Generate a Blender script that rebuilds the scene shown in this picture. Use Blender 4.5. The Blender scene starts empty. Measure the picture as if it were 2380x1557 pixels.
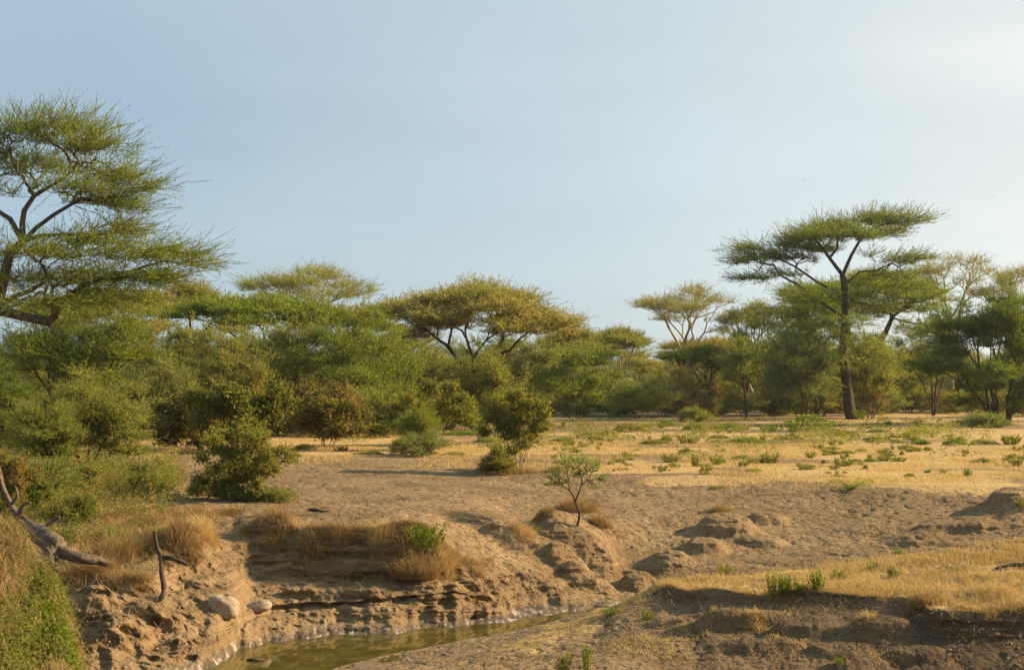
import bpy, math, random
import numpy as np
from mathutils import Vector

# ------------------------------------------------------------------ camera, light, sky
SC = bpy.context.scene
COL = SC.collection
W0, H0 = 2380.0, 1557.0            # pixel units that the distances below were measured in
K = W0 * 50.0 / 36.0
HORIZON = 895.0
CAMZ = 3.2
pitch = math.atan((HORIZON - H0 / 2) / K)

cam = bpy.data.cameras.new('camera'); cam.lens = 50; cam.sensor_width = 36; cam.sensor_fit = 'HORIZONTAL'
cam.clip_start = 0.1; cam.clip_end = 9000
camo = bpy.data.objects.new('camera', cam); COL.objects.link(camo)
camo.location = (0, 0, CAMZ); camo.rotation_euler = (math.pi / 2 + pitch, 0, 0)
SC.camera = camo

SUN_EL, SUN_AZ = math.radians(25), math.radians(79)     # azimuth measured from +Y (view) to +X (right)
world = bpy.data.worlds.new('World'); SC.world = world; world.use_nodes = True
wn = world.node_tree.nodes; wl = world.node_tree.links; wn.clear()
sky = wn.new('ShaderNodeTexSky'); sky.sky_type = 'NISHITA'; sky.sun_disc = False
sky.sun_elevation = SUN_EL; sky.sun_rotation = SUN_AZ
sky.air_density = 1.0; sky.dust_density = 1.5; sky.ozone_density = 1.5; sky.altitude = 0
# thin high haze over the blue sky, thickest towards the bright low part of the sky on the sunward side
def haze_sky():
    tc = wn.new('ShaderNodeTexCoord')
    gd = Vector((math.cos(math.radians(9.5)) * math.sin(math.radians(24)), math.cos(math.radians(9.5)) * math.cos(math.radians(24)), math.sin(math.radians(9.5))))
    dp = wn.new('ShaderNodeVectorMath'); dp.operation = 'DOT_PRODUCT'; dp.inputs[1].default_value = gd
    wl.new(tc.outputs['Generated'], dp.inputs[0])
    no = wn.new('ShaderNodeTexNoise'); no.inputs['Scale'].default_value = 1.7; no.inputs['Detail'].default_value = 5; no.inputs['Roughness'].default_value = .45
    mp = wn.new('ShaderNodeMapping'); mp.inputs['Scale'].default_value = (1, 1, 3.5); wl.new(tc.outputs['Generated'], mp.inputs[0]); wl.new(mp.outputs[0], no.inputs['Vector'])
    ac = wn.new('ShaderNodeMath'); ac.operation = 'ARCCOSINE'; wl.new(dp.outputs['Value'], ac.inputs[0])
    ma = wn.new('ShaderNodeMath'); ma.operation = 'MULTIPLY_ADD'; ma.inputs[1].default_value = 0.46; wl.new(no.outputs[0], ma.inputs[0]); wl.new(ac.outputs[0], ma.inputs[2])
    r = wn.new('ShaderNodeValToRGB'); e = r.color_ramp.elements; r.color_ramp.interpolation = 'B_SPLINE'
    st = [(0.22, (.92, .92, .83)), (.34, (.80, .83, .79)), (.44, (.66, .73, .74)), (.64, (.53, .63, .68)), (.90, (.41, .53, .61)), (1.0, (.35, .48, .585))]
    e[0].position, e[0].color = st[0][0], (*st[0][1], 1); e[1].position, e[1].color = st[-1][0], (*st[-1][1], 1)
    for p, c in st[1:-1]:
        q = e.new(p); q.color = (*c, 1)
    wl.new(ma.outputs[0], r.inputs[0])
    n2 = wn.new('ShaderNodeTexNoise'); n2.inputs['Scale'].default_value = 3.2; n2.inputs['Detail'].default_value = 5; n2.inputs['Roughness'].default_value = .5
    m2 = wn.new('ShaderNodeMapping'); m2.inputs['Scale'].default_value = (1, 1, 5); m2.inputs['Rotation'].default_value = (.12, 0, .3); wl.new(tc.outputs['Generated'], m2.inputs[0]); wl.new(m2.outputs[0], n2.inputs['Vector'])
    mr = wn.new('ShaderNodeMapRange'); mr.inputs[1].default_value = .35; mr.inputs[2].default_value = .68; mr.inputs[3].default_value = 9.35; mr.inputs[4].default_value = 10.1; wl.new(n2.outputs[0], mr.inputs[0])
    sc = wn.new('ShaderNodeVectorMath'); sc.operation = 'SCALE'; wl.new(mr.outputs[0], sc.inputs['Scale'])   # same physical scale as the sky texture
    wl.new(r.outputs[0], sc.inputs[0]); return sc.outputs[0]
mxs = wn.new('ShaderNodeMix'); mxs.data_type = 'RGBA'; mxs.inputs[0].default_value = 0.82
wl.new(sky.outputs[0], mxs.inputs[6]); wl.new(haze_sky(), mxs.inputs[7])
bg = wn.new('ShaderNodeBackground'); bg.inputs['Strength'].default_value = 0.0625
wo = wn.new('ShaderNodeOutputWorld')
wl.new(mxs.outputs[2], bg.inputs[0]); wl.new(bg.outputs[0], wo.inputs[0])

sun = bpy.data.lights.new('sun', 'SUN'); sun.energy = 5.0; sun.angle = math.radians(0.6); sun.color = (1.0, 0.78, 0.50)
suno = bpy.data.objects.new('sun', sun); COL.objects.link(suno)
sd = Vector((math.cos(SUN_EL) * math.sin(SUN_AZ), math.cos(SUN_EL) * math.cos(SUN_AZ), math.sin(SUN_EL)))
suno.rotation_euler = sd.to_track_quat('Z', 'Y').to_euler(); suno.location = sd * 300
SC.view_settings.view_transform = 'Standard'; SC.view_settings.look = 'None'
SC.view_settings.exposure = 0.98; SC.view_settings.gamma = 1.0; SC.view_settings.use_curve_mapping = False
cy = SC.cycles
cy.use_adaptive_sampling = True; cy.adaptive_threshold = 0.012; cy.adaptive_min_samples = 24
cy.use_denoising = True; cy.denoiser = 'OPENIMAGEDENOISE'; cy.denoising_input_passes = 'RGB_ALBEDO_NORMAL'; cy.denoising_prefilter = 'ACCURATE'
cy.max_bounces = 6; cy.diffuse_bounces = 3; cy.glossy_bounces = 2; cy.transmission_bounces = 4; cy.transparent_max_bounces = 8
cy.time_limit = 900
cy.volume_bounces = 0; cy.volume_max_steps = 64
cy.caustics_reflective = False; cy.caustics_refractive = False

def bx(px): return (px - W0 / 2) / K                      # bearing as X/Y
def zat(py, d): return CAMZ + d * math.tan(pitch + math.atan((H0 / 2 - py) / K))
def dat(py, z): return (z - CAMZ) / math.tan(pitch + math.atan((H0 / 2 - py) / K))

# ------------------------------------------------------------------ noise
def _hash(ix, iy, iz, s):
    h = (ix.astype(np.int64) * 374761393 + iy.astype(np.int64) * 668265263 + iz.astype(np.int64) * 2147483647 + s * 1274126177) & 0xffffffff
    h = ((h ^ (h >> 13)) * 1274126177) & 0xffffffff
    h = ((h ^ (h >> 16)) * 2246822519) & 0xffffffff
    return ((h ^ (h >> 15)) & 0xffffff) / float(0xffffff) * 2 - 1
def vnoise(x, y, z, s=0):
    ix, iy, iz = np.floor(x), np.floor(y), np.floor(z)
    fx, fy, fz = x - ix, y - iy, z - iz
    fx = fx * fx * fx * (fx * (fx * 6 - 15) + 10); fy = fy * fy * fy * (fy * (fy * 6 - 15) + 10); fz = fz * fz * (3 - 2 * fz)
    r = 0
    for a in (0, 1):
        wa = fx if a else 1 - fx
        for b in (0, 1):
            wb = fy if b else 1 - fy
            for c in (0, 1):
                wc = fz if c else 1 - fz
                r = r + wa * wb * wc * _hash(ix + a, iy + b, iz + c, s)
    return r
def fbm(x, y, z, octv=4, s=0, gain=0.5):
    r = 0; a = 1.0; t = 0
    for o in range(octv):
        r = r + a * vnoise(x, y, z, s + o * 17); t += a
        x = x * 2.03 + 11.3; y = y * 2.03 + 5.7; z = z * 2.03 + 3.1; a *= gain
    return r / t
def sstep(a, b, x):
    t = np.clip((x - a) / (b - a), 0, 1); return t * t * (3 - 2 * t)

# ------------------------------------------------------------------ mesh / object helpers
def make_mesh(name, verts, faces, smooth=True, mats=(), matidx=None, attrs=None):
    """verts (n,3); faces (m,k) all the same size"""
    verts = np.asarray(verts, np.float32); faces = np.asarray(faces, np.int32)
    me = bpy.data.meshes.new(name); m, k = faces.shape
    me.vertices.add(len(verts)); me.vertices.foreach_set('co', verts.ravel())
    me.loops.add(m * k); me.loops.foreach_set('vertex_index', faces.ravel())
    me.polygons.add(m); me.polygons.foreach_set('loop_start', np.arange(0, m * k, k, dtype=np.int32))
    try: me.polygons.foreach_set('loop_total', np.full(m, k, np.int32))
    except Exception: pass
    me.polygons.foreach_set('use_smooth', np.full(m, smooth, bool))
    for mt in mats: me.materials.append(mt)
    if matidx is not None: me.polygons.foreach_set('material_index', np.asarray(matidx, np.int32))
    for an, av in (attrs or {}).items():
        at = me.attributes.new(an, 'FLOAT', 'POINT'); at.data.foreach_set('value', np.asarray(av, np.float32))
    me.update(); me.validate()
    return me
def link(name, me, parent=None, loc=(0, 0, 0), rz=0.0):
    o = bpy.data.objects.new(name, me); COL.objects.link(o); o.location = loc; o.rotation_euler = (0, 0, rz)
    if parent is not None: o.parent = parent
    return o
def tag(o, label=None, cat=None, group=None, kind=None):
    if label: o['label'] = label
    if cat: o['category'] = cat
    if group: o['group'] = group
    if kind: o['kind'] = kind
    return o
def empty(name, loc, label, cat, group=None, rz=0.0):
    o = bpy.data.objects.new(name, None); COL.objects.link(o); o.location = loc; o.rotation_euler = (0, 0, rz)
    o.empty_display_size = 0.3
    return tag(o, label, cat, group)

# ------------------------------------------------------------------ materials
def mat(name):
    m = bpy.data.materials.new(name); m.use_nodes = True; nt = m.node_tree; nt.nodes.clear()
    return m, nt, nt.nodes, nt.links
def ramp(n, stops, interp='LINEAR'):
    r = n.new('ShaderNodeValToRGB'); r.color_ramp.interpolation = interp
    e = r.color_ramp.elements
    while len(e) > 1: e.remove(e[-1])
    e[0].position = stops[0][0]; e[0].color = (*stops[0][1], 1)
    for p, c in stops[1:]:
        x = e.new(p); x.color = (*c, 1)
    return r
def leaf_mat(name, c1, c2, dry=(0.22, 0.15, 0.06), trans=0.5, spec=0.0, rough=0.5, shift=(1.5, 1.45, 0.7)):
    m, nt, n, l = mat(name)
    a = n.new('ShaderNodeAttribute'); a.attribute_name = 'tint'
    oi = n.new('ShaderNodeObjectInfo')
    ad = n.new('ShaderNodeMath'); ad.operation = 'MULTIPLY_ADD'; ad.inputs[1].default_value = 0.16
    l.new(oi.outputs['Random'], ad.inputs[0]); l.new(a.outputs['Fac'], ad.inputs[2])
    r = ramp(n, [(0.0, c1), (0.55, c2), (0.86, tuple((p + q) / 2 for p, q in zip(c2, dry))), (1.1 if False else 1.0, dry)])
    l.new(ad.outputs[0], r.inputs[0])
    d = n.new('ShaderNodeBsdfDiffuse'); t = n.new('ShaderNodeBsdfTranslucent'); mx = n.new('ShaderNodeMixShader'); mx.inputs[0].default_value = trans
    l.new(r.outputs[0], d.inputs[0])
    g = n.new('ShaderNodeMix'); g.data_type = 'RGBA'; g.blend_type = 'MULTIPLY'; g.inputs[0].default_value = 1
    g.inputs[7].default_value = (*shift, 1); l.new(r.outputs[0], g.inputs[6]); l.new(g.outputs[2], t.inputs[0])
    l.new(d.outputs[0], mx.inputs[1]); l.new(t.outputs[0], mx.inputs[2])
    out = n.new('ShaderNodeOutputMaterial')
    if spec > 0:
        gl = n.new('ShaderNodeBsdfGlossy'); gl.inputs['Roughness'].default_value = rough; gl.inputs['Color'].default_value = (1, 0.97, 0.9, 1)
        m2 = n.new('ShaderNodeMixShader'); m2.inputs[0].default_value = spec
        l.new(mx.outputs[0], m2.inputs[1]); l.new(gl.outputs[0], m2.inputs[2]); l.new(m2.outputs[0], out.inputs[0])
    else: l.new(mx.outputs[0], out.inputs[0])
    return m
def bark_mat(name, c1, c2, scale=9.0, bump=0.6, stretch=4.0, dist=0.03):
    m, nt, n, l = mat(name)
    tc = n.new('ShaderNodeTexCoord'); mp = n.new('ShaderNodeMapping'); mp.inputs['Scale'].default_value = (1, 1, 1 / stretch)
    l.new(tc.outputs['Object'], mp.inputs[0])
    no = n.new('ShaderNodeTexNoise'); no.inputs['Scale'].default_value = scale; no.inputs['Detail'].default_value = 5; no.inputs['Roughness'].default_value = 0.65
    l.new(mp.outputs[0], no.inputs['Vector'])
    r = ramp(n, [(0.3, c1), (0.7, c2)]); l.new(no.outputs[0], r.inputs[0])
    b = n.new('ShaderNodeBump'); b.inputs['Strength'].default_value = bump; b.inputs['Distance'].default_value = dist
    l.new(no.outputs[0], b.inputs['Height'])
    p = n.new('ShaderNodeBsdfPrincipled'); p.inputs['Roughness'].default_value = 0.85; p.inputs['Specular IOR Level'].default_value = 0.2
    l.new(r.outputs[0], p.inputs['Base Color']); l.new(b.outputs[0], p.inputs['Normal'])
    out = n.new('ShaderNodeOutputMaterial'); l.new(p.outputs[0], out.inputs[0])
    return m
M = {}
M['leaf_green'] = leaf_mat('leaf_green', (0.145, 0.200, 0.026), (0.235, 0.285, 0.044))
M['leaf_deep'] = leaf_mat('leaf_deep', (0.084, 0.138, 0.018), (0.145, 0.195, 0.028))
M['leaf_olive'] = leaf_mat('leaf_olive', (0.172, 0.208, 0.042), (0.285, 0.300, 0.070), dry=(0.30, 0.21, 0.08))
M['leaf_grey'] = leaf_mat('leaf_grey', (0.150, 0.198, 0.060), (0.260, 0.300, 0.096), dry=(0.27, 0.2, 0.09))
M['leaf_tan'] = leaf_mat('leaf_tan', (0.185, 0.205, 0.050), (0.310, 0.290, 0.088), dry=(0.42, 0.30, 0.13))
M['leaf_dark'] = leaf_mat('leaf_dark', (0.115, 0.135, 0.024), (0.220, 0.220, 0.045), dry=(0.26, 0.19, 0.06), )
M['leaf_brown'] = leaf_mat('leaf_brown', (0.120, 0.115, 0.028), (0.225, 0.185, 0.050), dry=(0.30, 0.19, 0.07), )
M['weed'] = leaf_mat('weed', (0.095, 0.145, 0.018), (0.190, 0.240, 0.038), dry=(0.34, 0.28, 0.08))
M['weed_dull'] = leaf_mat('weed_dull', (0.110, 0.135, 0.035), (0.210, 0.210, 0.060), dry=(0.34, 0.24, 0.09))
M['straw'] = leaf_mat('straw', (0.47, 0.325, 0.125), (0.65, 0.47, 0.195), dry=(0.68, 0.51, 0.24), trans=0.3, shift=(1.05, 1, .85))
M['rust_grass'] = leaf_mat('rust_grass', (0.25, 0.165, 0.070), (0.42, 0.285, 0.120), dry=(0.5, 0.36, 0.16), trans=0.3, shift=(1.1, 1, .8))
M['bark_dark'] = bark_mat('bark_dark', (0.030, 0.022, 0.016), (0.095, 0.068, 0.048))
M['bark_brown'] = bark_mat('bark_brown', (0.055, 0.036, 0.024), (0.15, 0.10, 0.065))
M['bark_pale'] = bark_mat('bark_pale', (0.28, 0.22, 0.09), (0.48, 0.40, 0.20), scale=3)
M['twig'] = bark_mat('twig', (0.085, 0.060, 0.038), (0.15, 0.11, 0.07), bump=0)
M['twig_tan'] = bark_mat('twig_tan', (0.20, 0.14, 0.075), (0.34, 0.25, 0.14), bump=0)
M['deadwood'] = bark_mat('deadwood', (0.05, 0.034, 0.022), (0.22, 0.155, 0.10), scale=7, bump=0.9, stretch=1, dist=0.04)

# ------------------------------------------------------------------ terrain
WATER_Z = -2.40
PY, DZ = 'py', 'dz'
def row(*e):
    """entries (px, py, d) | (px, 'w', py): on the water | (px, 'z', d, z)"""
    px, d, z = [], [], []
    for t in e:
        px.append(t[0])
        if t[1] == 'w': d.append(dat(t[2], WATER_Z)); z.append(WATER_Z)
        elif t[1] == 'z': d.append(t[2]); z.append(t[3])
        else: d.append(t[2]); z.append(zat(t[1], t[2]))
    return np.array(px, float), np.array(d), np.array(z)
def pchip(x, y, q):
    h = np.diff(x); dl = np.diff(y) / h; m = np.zeros(len(x))
    m[0] = dl[0]; m[-1] = dl[-1]
    for i in range(1, len(x) - 1):
        if dl[i - 1] * dl[i] > 0:
            w1 = 2 * h[i] + h[i - 1]; w2 = h[i] + 2 * h[i - 1]; m[i] = (w1 + w2) / (w1 / dl[i - 1] + w2 / dl[i])
    q = np.clip(q, x[0], x[-1]); i = np.clip(np.searchsorted(x, q) - 1, 0, len(x) - 2)
    t = (q - x[i]) / h[i]
    return (y[i] * (1 + 2 * t) * (1 - t) ** 2 + h[i] * m[i] * t * (1 - t) ** 2 + y[i + 1] * t * t * (3 - 2 * t) + h[i] * m[i + 1] * t * t * (t - 1))
rows = {}
rows['R0'] = row((-3000, 'z', 560, 0), (5000, 'z', 560, 0))
rows['R1'] = row((-3000, 'z', 160, 0), (5000, 'z', 160, 0))
rows['A'] = row((-3000, 'z', 75, 0), (-100, 'z', 75, 0), (350, 'z', 72, 0), (700, 'z', 66, 0), (1000, 'z', 61, 0), (1300, 'z', 53, 0), (1700, 'z', 49, 0), (2380, 'z', 45, 0), (5000, 'z', 45, 0))
rows['U'] = row((-3000, 1170, 38.7), (-100, 1172, 38.5), (350, 1165, 39.5), (600, 1170, 39), (900, 1180, 38.3), (1080, 1195, 38.6), (1250, 1215, 39.6), (1400, 1205, 41.3), (1600, 1200, 42.5), (1900, 1200, 43), (2200, 1185, 43), (2380, 1175, 42.5), (5000, 1175, 42.5))
rows['B'] = row((-3000, 1260, 33.4), (-100, 1270, 33), (100, 1300, 32.0), (250, 1325, 31.2), (330, 1310, 31.6), (400, 1265, 32.8), (470, 1230, 34.2), (500, 1255, 34.6), (540, 1245, 35.2), (580, 1222, 34.8), (640, 1212, 34.7), (750, 1238, 34.2), (900, 1242, 34.0), (1000, 1250, 34.1), (1060, 1300, 34.3), (1150, 1320, 35.1), (1250, 1328, 36.0), (1400, 1310, 37.8), (1600, 1295, 39.2), (1900, 1285, 39.9), (2200, 1245, 40.6), (2380, 1215, 41.0), (5000, 1215, 41))
rows['C'] = row((-3000, 1440, 29.2), (-100, 1440, 29.2), (100, 1445, 28.9), (180, 1420, 29.2), (250, 1440, 28.8), (330, 1450, 28.9), (400, 1400, 30.6), (470, 1330, 32.6), (530, 1340, 33.0), (600, 1345, 33.2), (750, 1345, 33.1), (900, 1350, 33.15), (1050, 1350, 33.4), (1150, 1378, 34.0), (1250, 1385, 34.8), (1400, 1372, 36.0), (1600, 1345, 37.6), (1900, 1335, 38.1), (2200, 1300, 38.8), (2380, 1290, 39), (5000, 1290, 39))
rows['D'] = row((-3000, 1500, 27.8), (-100, 1500, 27.8), (250, 1500, 27.8), (400, 1470, 29.2), (500, 1430, 30.4), (600, 1412, 31.2), (650, 1404, 31.7), (780, 1400, 31.9), (900, 1391, 32.1), (1000, 1382, 32.4), (1080, 1376, 32.9), (1135, 1385, 33.3), (1160, 1396, 33.6), (1250, 1400, 34.5), (1400, 1385, 35.7), (1600, 1370, 37.1), (1900, 1365, 37.5), (2380, 1320, 38.3), (5000, 1320, 38.3))
rows['E'] = row((-3000, 1510, 27.6), (-100, 1510, 27.6), (250, 1510, 27.6), (400, 1480, 29.0), (500, 1438, 30.2), (600, 1422, 31.1), (650, 1412, 31.9), (780, 1411, 32.2), (900, 1402, 32.4), (1000, 1393, 32.75), (1080, 1384, 33.1), (1135, 1390, 33.35), (1160, 1404, 33.6), (1250, 1405, 34.4), (1400, 1388, 35.6), (1600, 1375, 37.0), (1900, 1370, 37.4), (2380, 1325, 38.2), (5000, 1325, 38.2))
rows['F'] = row((-3000, 'z', 25.8, -2.4), (100, 'z', 26.4, -2.4), (350, 'w', 1600), (480, 'w', 1554), (535, 'w', 1528), (570, 'w', 1502), (650, 'w', 1491), (780, 'w', 1477), (900, 'w', 1471), (960, 'w', 1462), (1100, 'w', 1450), (1200, 'w', 1440), (1300, 'w', 1425), (1390, 'w', 1411), (1600, 'z', 36.8, -2.45), (1900, 'z', 37.2, -2.35), (2380, 'z', 38, -2.0), (5000, 'z', 38, -2))
rows['G'] = row((-3000, 'z', 25.2, -2.4), (180, 'z', 25.4, -2.4), (300, 'z', 25.2, -2.4), (480, 'z', 25.6, -2.4), (700, 'w', 1578), (770, 'w', 1555), (900, 'w', 1522), (1000, 'w', 1503), (1100, 'w', 1482), (1200, 'w', 1464), (1300, 'w', 1438), (1390, 'w', 1414), (1440, 'z', 35.0, -2.38), (1600, 'z', 36.2, -2.4), (1900, 'z', 36.4, -2.3), (2380, 'z', 37, -2.0), (5000, 'z', 37, -2))
rows['H'] = row((-3000, 'z', 23, 1.2), (-200, 1215, 23.2), (0, 1262, 23.5), (60, 1290, 23.5), (100, 1335, 23.4), (140, 1405, 23.2), (165, 1475, 23.0), (190, 1560, 22.8), (215, 'z', 22.8, -2.2), (300, 'z', 23.4, -2.5), (480, 'z', 24, -2.5), (700, 'z', 26, -2.36), (900, 'z', 28.0, -2.34), (1100, 'z', 29.6, -2.30), (1200, 'z', 30.2, -2.26), (1300, 'z', 31.4, -2.2), (1380, 1420, 32.6), (1440, 1396, 33.2), (1500, 1366, 33.6), (1545, 1346, 33.8), (1600, 1340, 33.8), (1700, 1336, 33.6), (1900, 1319, 33.4), (2100, 1291, 33.4), (2380, 1256, 33.8), (5000, 1240, 34))
rows['I'] = row((-3000, 'z', 22, 0.2), (-200, 1330, 22.4), (0, 1380, 22.4), (60, 1400, 22.4), (110, 1440, 22.3), (150, 1500, 22.1), (180, 1600, 21.9), (215, 'z', 22, -2.4), (300, 'z', 22.6, -2.6), (480, 'z', 23, -2.5), (700, 'z', 24.8, -2.36), (900, 'z', 27, -2.32), (1100, 'z', 28.6, -2.26), (1200, 'z', 29.1, -2.22), (1300, 'z', 30.2, -2.16), (1380, 'z', 31.4, -2.02), (1440, 1410, 32.3), (1500, 1378, 32.8), (1545, 1356, 32.7), (1600, 1372, 31.9), (1660, 1368, 31.4), (1760, 1382, 30.7), (1850, 1372, 30.4), (2000, 1386, 29.8), (2100, 1392, 29.5), (2160, 1418, 28.6), (2250, 1424, 28.3), (2380, 1412, 28.3), (2600, 1400, 28.4), (5000, 1400, 28.4))
rows['J'] = row((-3000, 'z', 21.2, -0.4), (-200, 'z', 21.4, -0.6), (0, 1480, 21.5), (110, 'z', 21.4, -0.95), (180, 'z', 21.2, -1.6), (215, 'z', 21.2, -2.4), (300, 'z', 21.8, -2.6), (480, 'z', 22.2, -2.5), (700, 'z', 23.8, -2.36), (900, 'z', 26.4, -2.32), (1100, 'z', 28.1, -2.27), (1200, 'z', 28.5, -2.24), (1300, 'z', 29.5, -2.18), (1380, 'z', 30.8, -2.08), (1440, 1425, 31.6), (1500, 1398, 32.2), (1545, 1386, 32.4), (1600, 1402, 31.6), (1660, 1392, 31.2), (1760, 1408, 30.45), (1850, 1400, 30.2), (2000, 1416, 29.5), (2100, 1430, 29.1), (2160, 1484, 28.2), (2250, 1492, 27.9), (2380, 1485, 27.9), (2600, 1470, 28), (5000, 1470, 28.0))
rows['K'] = row((-3000, 'z', 20.4, -1.1), (-200, 'z', 20.5, -1.2), (0, 1560, 20.6), (110, 'z', 20.6, -1.5), (180, 'z', 20.4, -2.0), (215, 'z', 20.2, -2.5), (300, 'z', 20.8, -2.6), (480, 'z', 21, -2.5), (700, 'z', 23.0, -2.36), (900, 'z', 25.6, -2.31), (1000, 'z', 26.6, -2.30), (1200, 1565, 27.1), (1400, 1565, 26.9), (1640, 1565, 27.2), (1850, 1565, 27.3), (2000, 1565, 27.2), (2180, 1565, 27.0), (2380, 1565, 26.9), (5000, 1565, 26.9))
rows['L'] = row((-3000, 'z', 17, -2.2), (180, 'z', 17, -2.4), (300, 'z', 17.6, -2.6), (5000, 'z', 20, -2.7))
rows['N'] = row((-3000, 'z', 12, -0.9), (5000, 'z', 12, -0.9))
rows['O'] = row((-3000, 'z', 6, 1.1), (5000, 'z', 6, 1.1))
rows['Q'] = row((-3000, 'z', 1.5, 1.55), (5000, 'z', 1.5, 1.55))
seq = ['R0', 'R1', 'A', 'U', 'B', 'C', 'D', 'E', 'F', 'BED', 'G', 'H', 'I', 'J', 'K', 'L', 'N', 'O', 'Q']
cnt = [16, 80, 110, 110, 100, 60, 10, 70, 4, 4, 60, 70, 36, 90, 14, 14, 12, 8]
cols = np.concatenate([np.linspace(-2900, -80, 90, endpoint=False), np.arange(-80, 2460, 2.5), np.linspace(2460, 4900, 80)])
nc = len(cols)
RD, RZ = {}, {}
for k_, (px_, d_, z_) in rows.items():
    RD[k_] = pchip(px_, d_, cols); RZ[k_] = pchip(px_, z_, cols)
_c = cols * 0
_w = sstep(530, 600, cols) * (1 - sstep(1420, 1620, cols))
for _k, _s in (('B', .85), ('C', 1.15), ('D', 1.2), ('E', 1.15)):     # set the bank back, same bearing and slope
    _d = RD[_k] + _s * _w; RZ[_k] = CAMZ + (RZ[_k] - CAMZ) * _d / RD[_k]; RD[_k] = _d
_n = fbm(cols * .03, _c, _c, 4, 301); _n2 = fbm(cols * .012, _c + 3, _c, 3, 302)
RD['D'] += .22 * _n; RD['E'] += .22 * _n; RZ['D'] += .05 * fbm(cols * .05, _c, _c, 3, 303); RZ['E'] = RZ['D'] - .09 - .05 * _n2
RD['F'] += .30 * fbm(cols * .045, _c, _c, 4, 304) * (cols > 380) * (cols < 1390) + .22 * np.exp(-((cols - 990) / 22.) ** 2)
RD['BED'] = (RD['F'] + RD['G']) / 2
RZ['BED'] = np.minimum(np.minimum(RZ['F'], RZ['G']), -2.4) - 0.25 * sstep(0.0, 2.0, RD['F'] - RD['G']) - 0.03
GD, GZ, GT = [], [], []          # distance, height, and semantic position (row index)
for i in range(len(seq) - 1):
    a, b = seq[i], seq[i + 1]; n_ = cnt[i]
    for q in range(n_):
        t = q / n_
        if i < 2: d = 1 / ((1 - t) / RD[a] + t / RD[b])
        else: d = RD[a] * (1 - t) + RD[b] * t
        GD.append(d); GZ.append(RZ[a] * (1 - t) + RZ[b] * t); GT.append(i + t)
GD.append(RD['Q']); GZ.append(RZ['Q']); GT.append(len(seq) - 1)
GD = np.array(GD); GZ = np.array(GZ); GT = np.array(GT); nr = len(GT)
for _ in range(3):                # round the creases a little
    for A_ in (GZ, GD):
        A_[170:-1] = np.where(True, (A_[169:-2] + 2 * A_[170:-1] + A_[171:]) / 4, 0)
    for A_ in (GZ, GD):
        A_[:, 1:-1] = (A_[:, :-2] + 2 * A_[:, 1:-1] + A_[:, 2:]) / 4
GX = bx(cols)[None, :] * GD; GY = GD.copy()
T = np.repeat(GT[:, None], nc, 1); PXG = np.repeat(cols[None, :], nr, 0)
wall = sstep(3.9, 4.25, T) * (1 - sstep(7.8, 8.0, T))
near = sstep(11.9, 12.1, T) * (1 - sstep(12.95, 13.2, T)) * sstep(1480, 1560, PXG)
scarp = near
spur = sstep(10.3, 10.8, T) * (1 - sstep(230, 260, PXG))
# mounds: px, d, height, radius x, radius y, sharpness
MOUNDS = [(1720, 29.5, .34, .9, .22, 3), (1860, 28.9, .26, .7, .2, 3), (2040, 28.6, .34, .7, .22, 3), (1560, 30.4, .2, .6, .3, 3), (1930, 28.0, .2, .5, .2, 3), (2120, 27.7, .2, .5, .2, 3), (1335, 39.2, .90, 1.0, .85, 2), (1385, 38.6, .22, .5, .5, 2), (1225, 37.0, .62, 1.15, .42, 3), (1330, 36.7, .42, .55, .35, 3), (1690, 41.4, .66, .85, .6, 3), (1640, 40.0, .42, .55, .4, 2.5), (1775, 40.6, .30, .6, .35, 3),
          (1548, 38.9, .42, .62, .5, 2.5), (1785, 42.6, .26, .45, .45, 2), (2210, 41.2, .34, 1.1, .5, 2.5), (2120, 40.5, .25, .8, .4, 2), (2345, 42.8, .60, .7, .55, 3), (2010, 41.6, .2, .9, .5, 2),
          (640, 34.6, .30, .50, .35, 3), (745, 33.9, .24, .5, .35, 3), (845, 33.7, .2, .4, .3, 3), (960, 33.7, .42, .75, .38, 3), (430, 33.1, .36, .7, .5, 3), (1370, 36.3, .34, .6, .28, 3), (1240, 35.6, .2, .6, .25, 3),
          (215, 29.4, .50, .55, .4, 3), (300, 28.5, .40, .55, .3, 3), (370, 29.4, .32, .7, .28, 3), (250, 28.0, .3, .5, .25, 3), (450, 28.6, .25, .5, .3, 3), (1100, 33.9, .28, .35, .3, 3), (1750, 28.3, .30, .8, .22, 2.5), (1990, 27.4, .28, .6, .2, 2.5), (1620, 29.6, .2, .7, .25, 2.5),
          (1480, 36.9, .34, .45, .35, 3), (700, 32.6, .2, .4, .2, 3), (850, 32.5, .2, .5, .2, 3), (560, 31.0, .2, .5, .3, 3), (1160, 34.3, .2, .3, .3, 3), (1290, 35.3, .2, .3, .25, 3)]
add = np.zeros_like(GZ)
w1 = fbm(GX * 1.1, GY * 1.1, GX * 0, 4, 201); w2 = fbm(GX * 1.1 + 9, GY * 1.1, GX * 0, 4, 202)
for px_, d_, h_, rx_, ry_, s_ in MOUNDS:
    if 560 < px_ < 1500 and 32 < d_ < 38: d_ += .95
    wx = (GX - bx(px_) * d_ + .20 * w1) / rx_; wy = (GY - d_ + .18 * w2) / ry_
    r2 = wx ** 2 + wy ** 2
    add += .66 * h_ * np.exp(-(r2 ** s_) * 0.8)
mnd = np.clip(add / 0.3, 0, 1)
GZ += add
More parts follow.
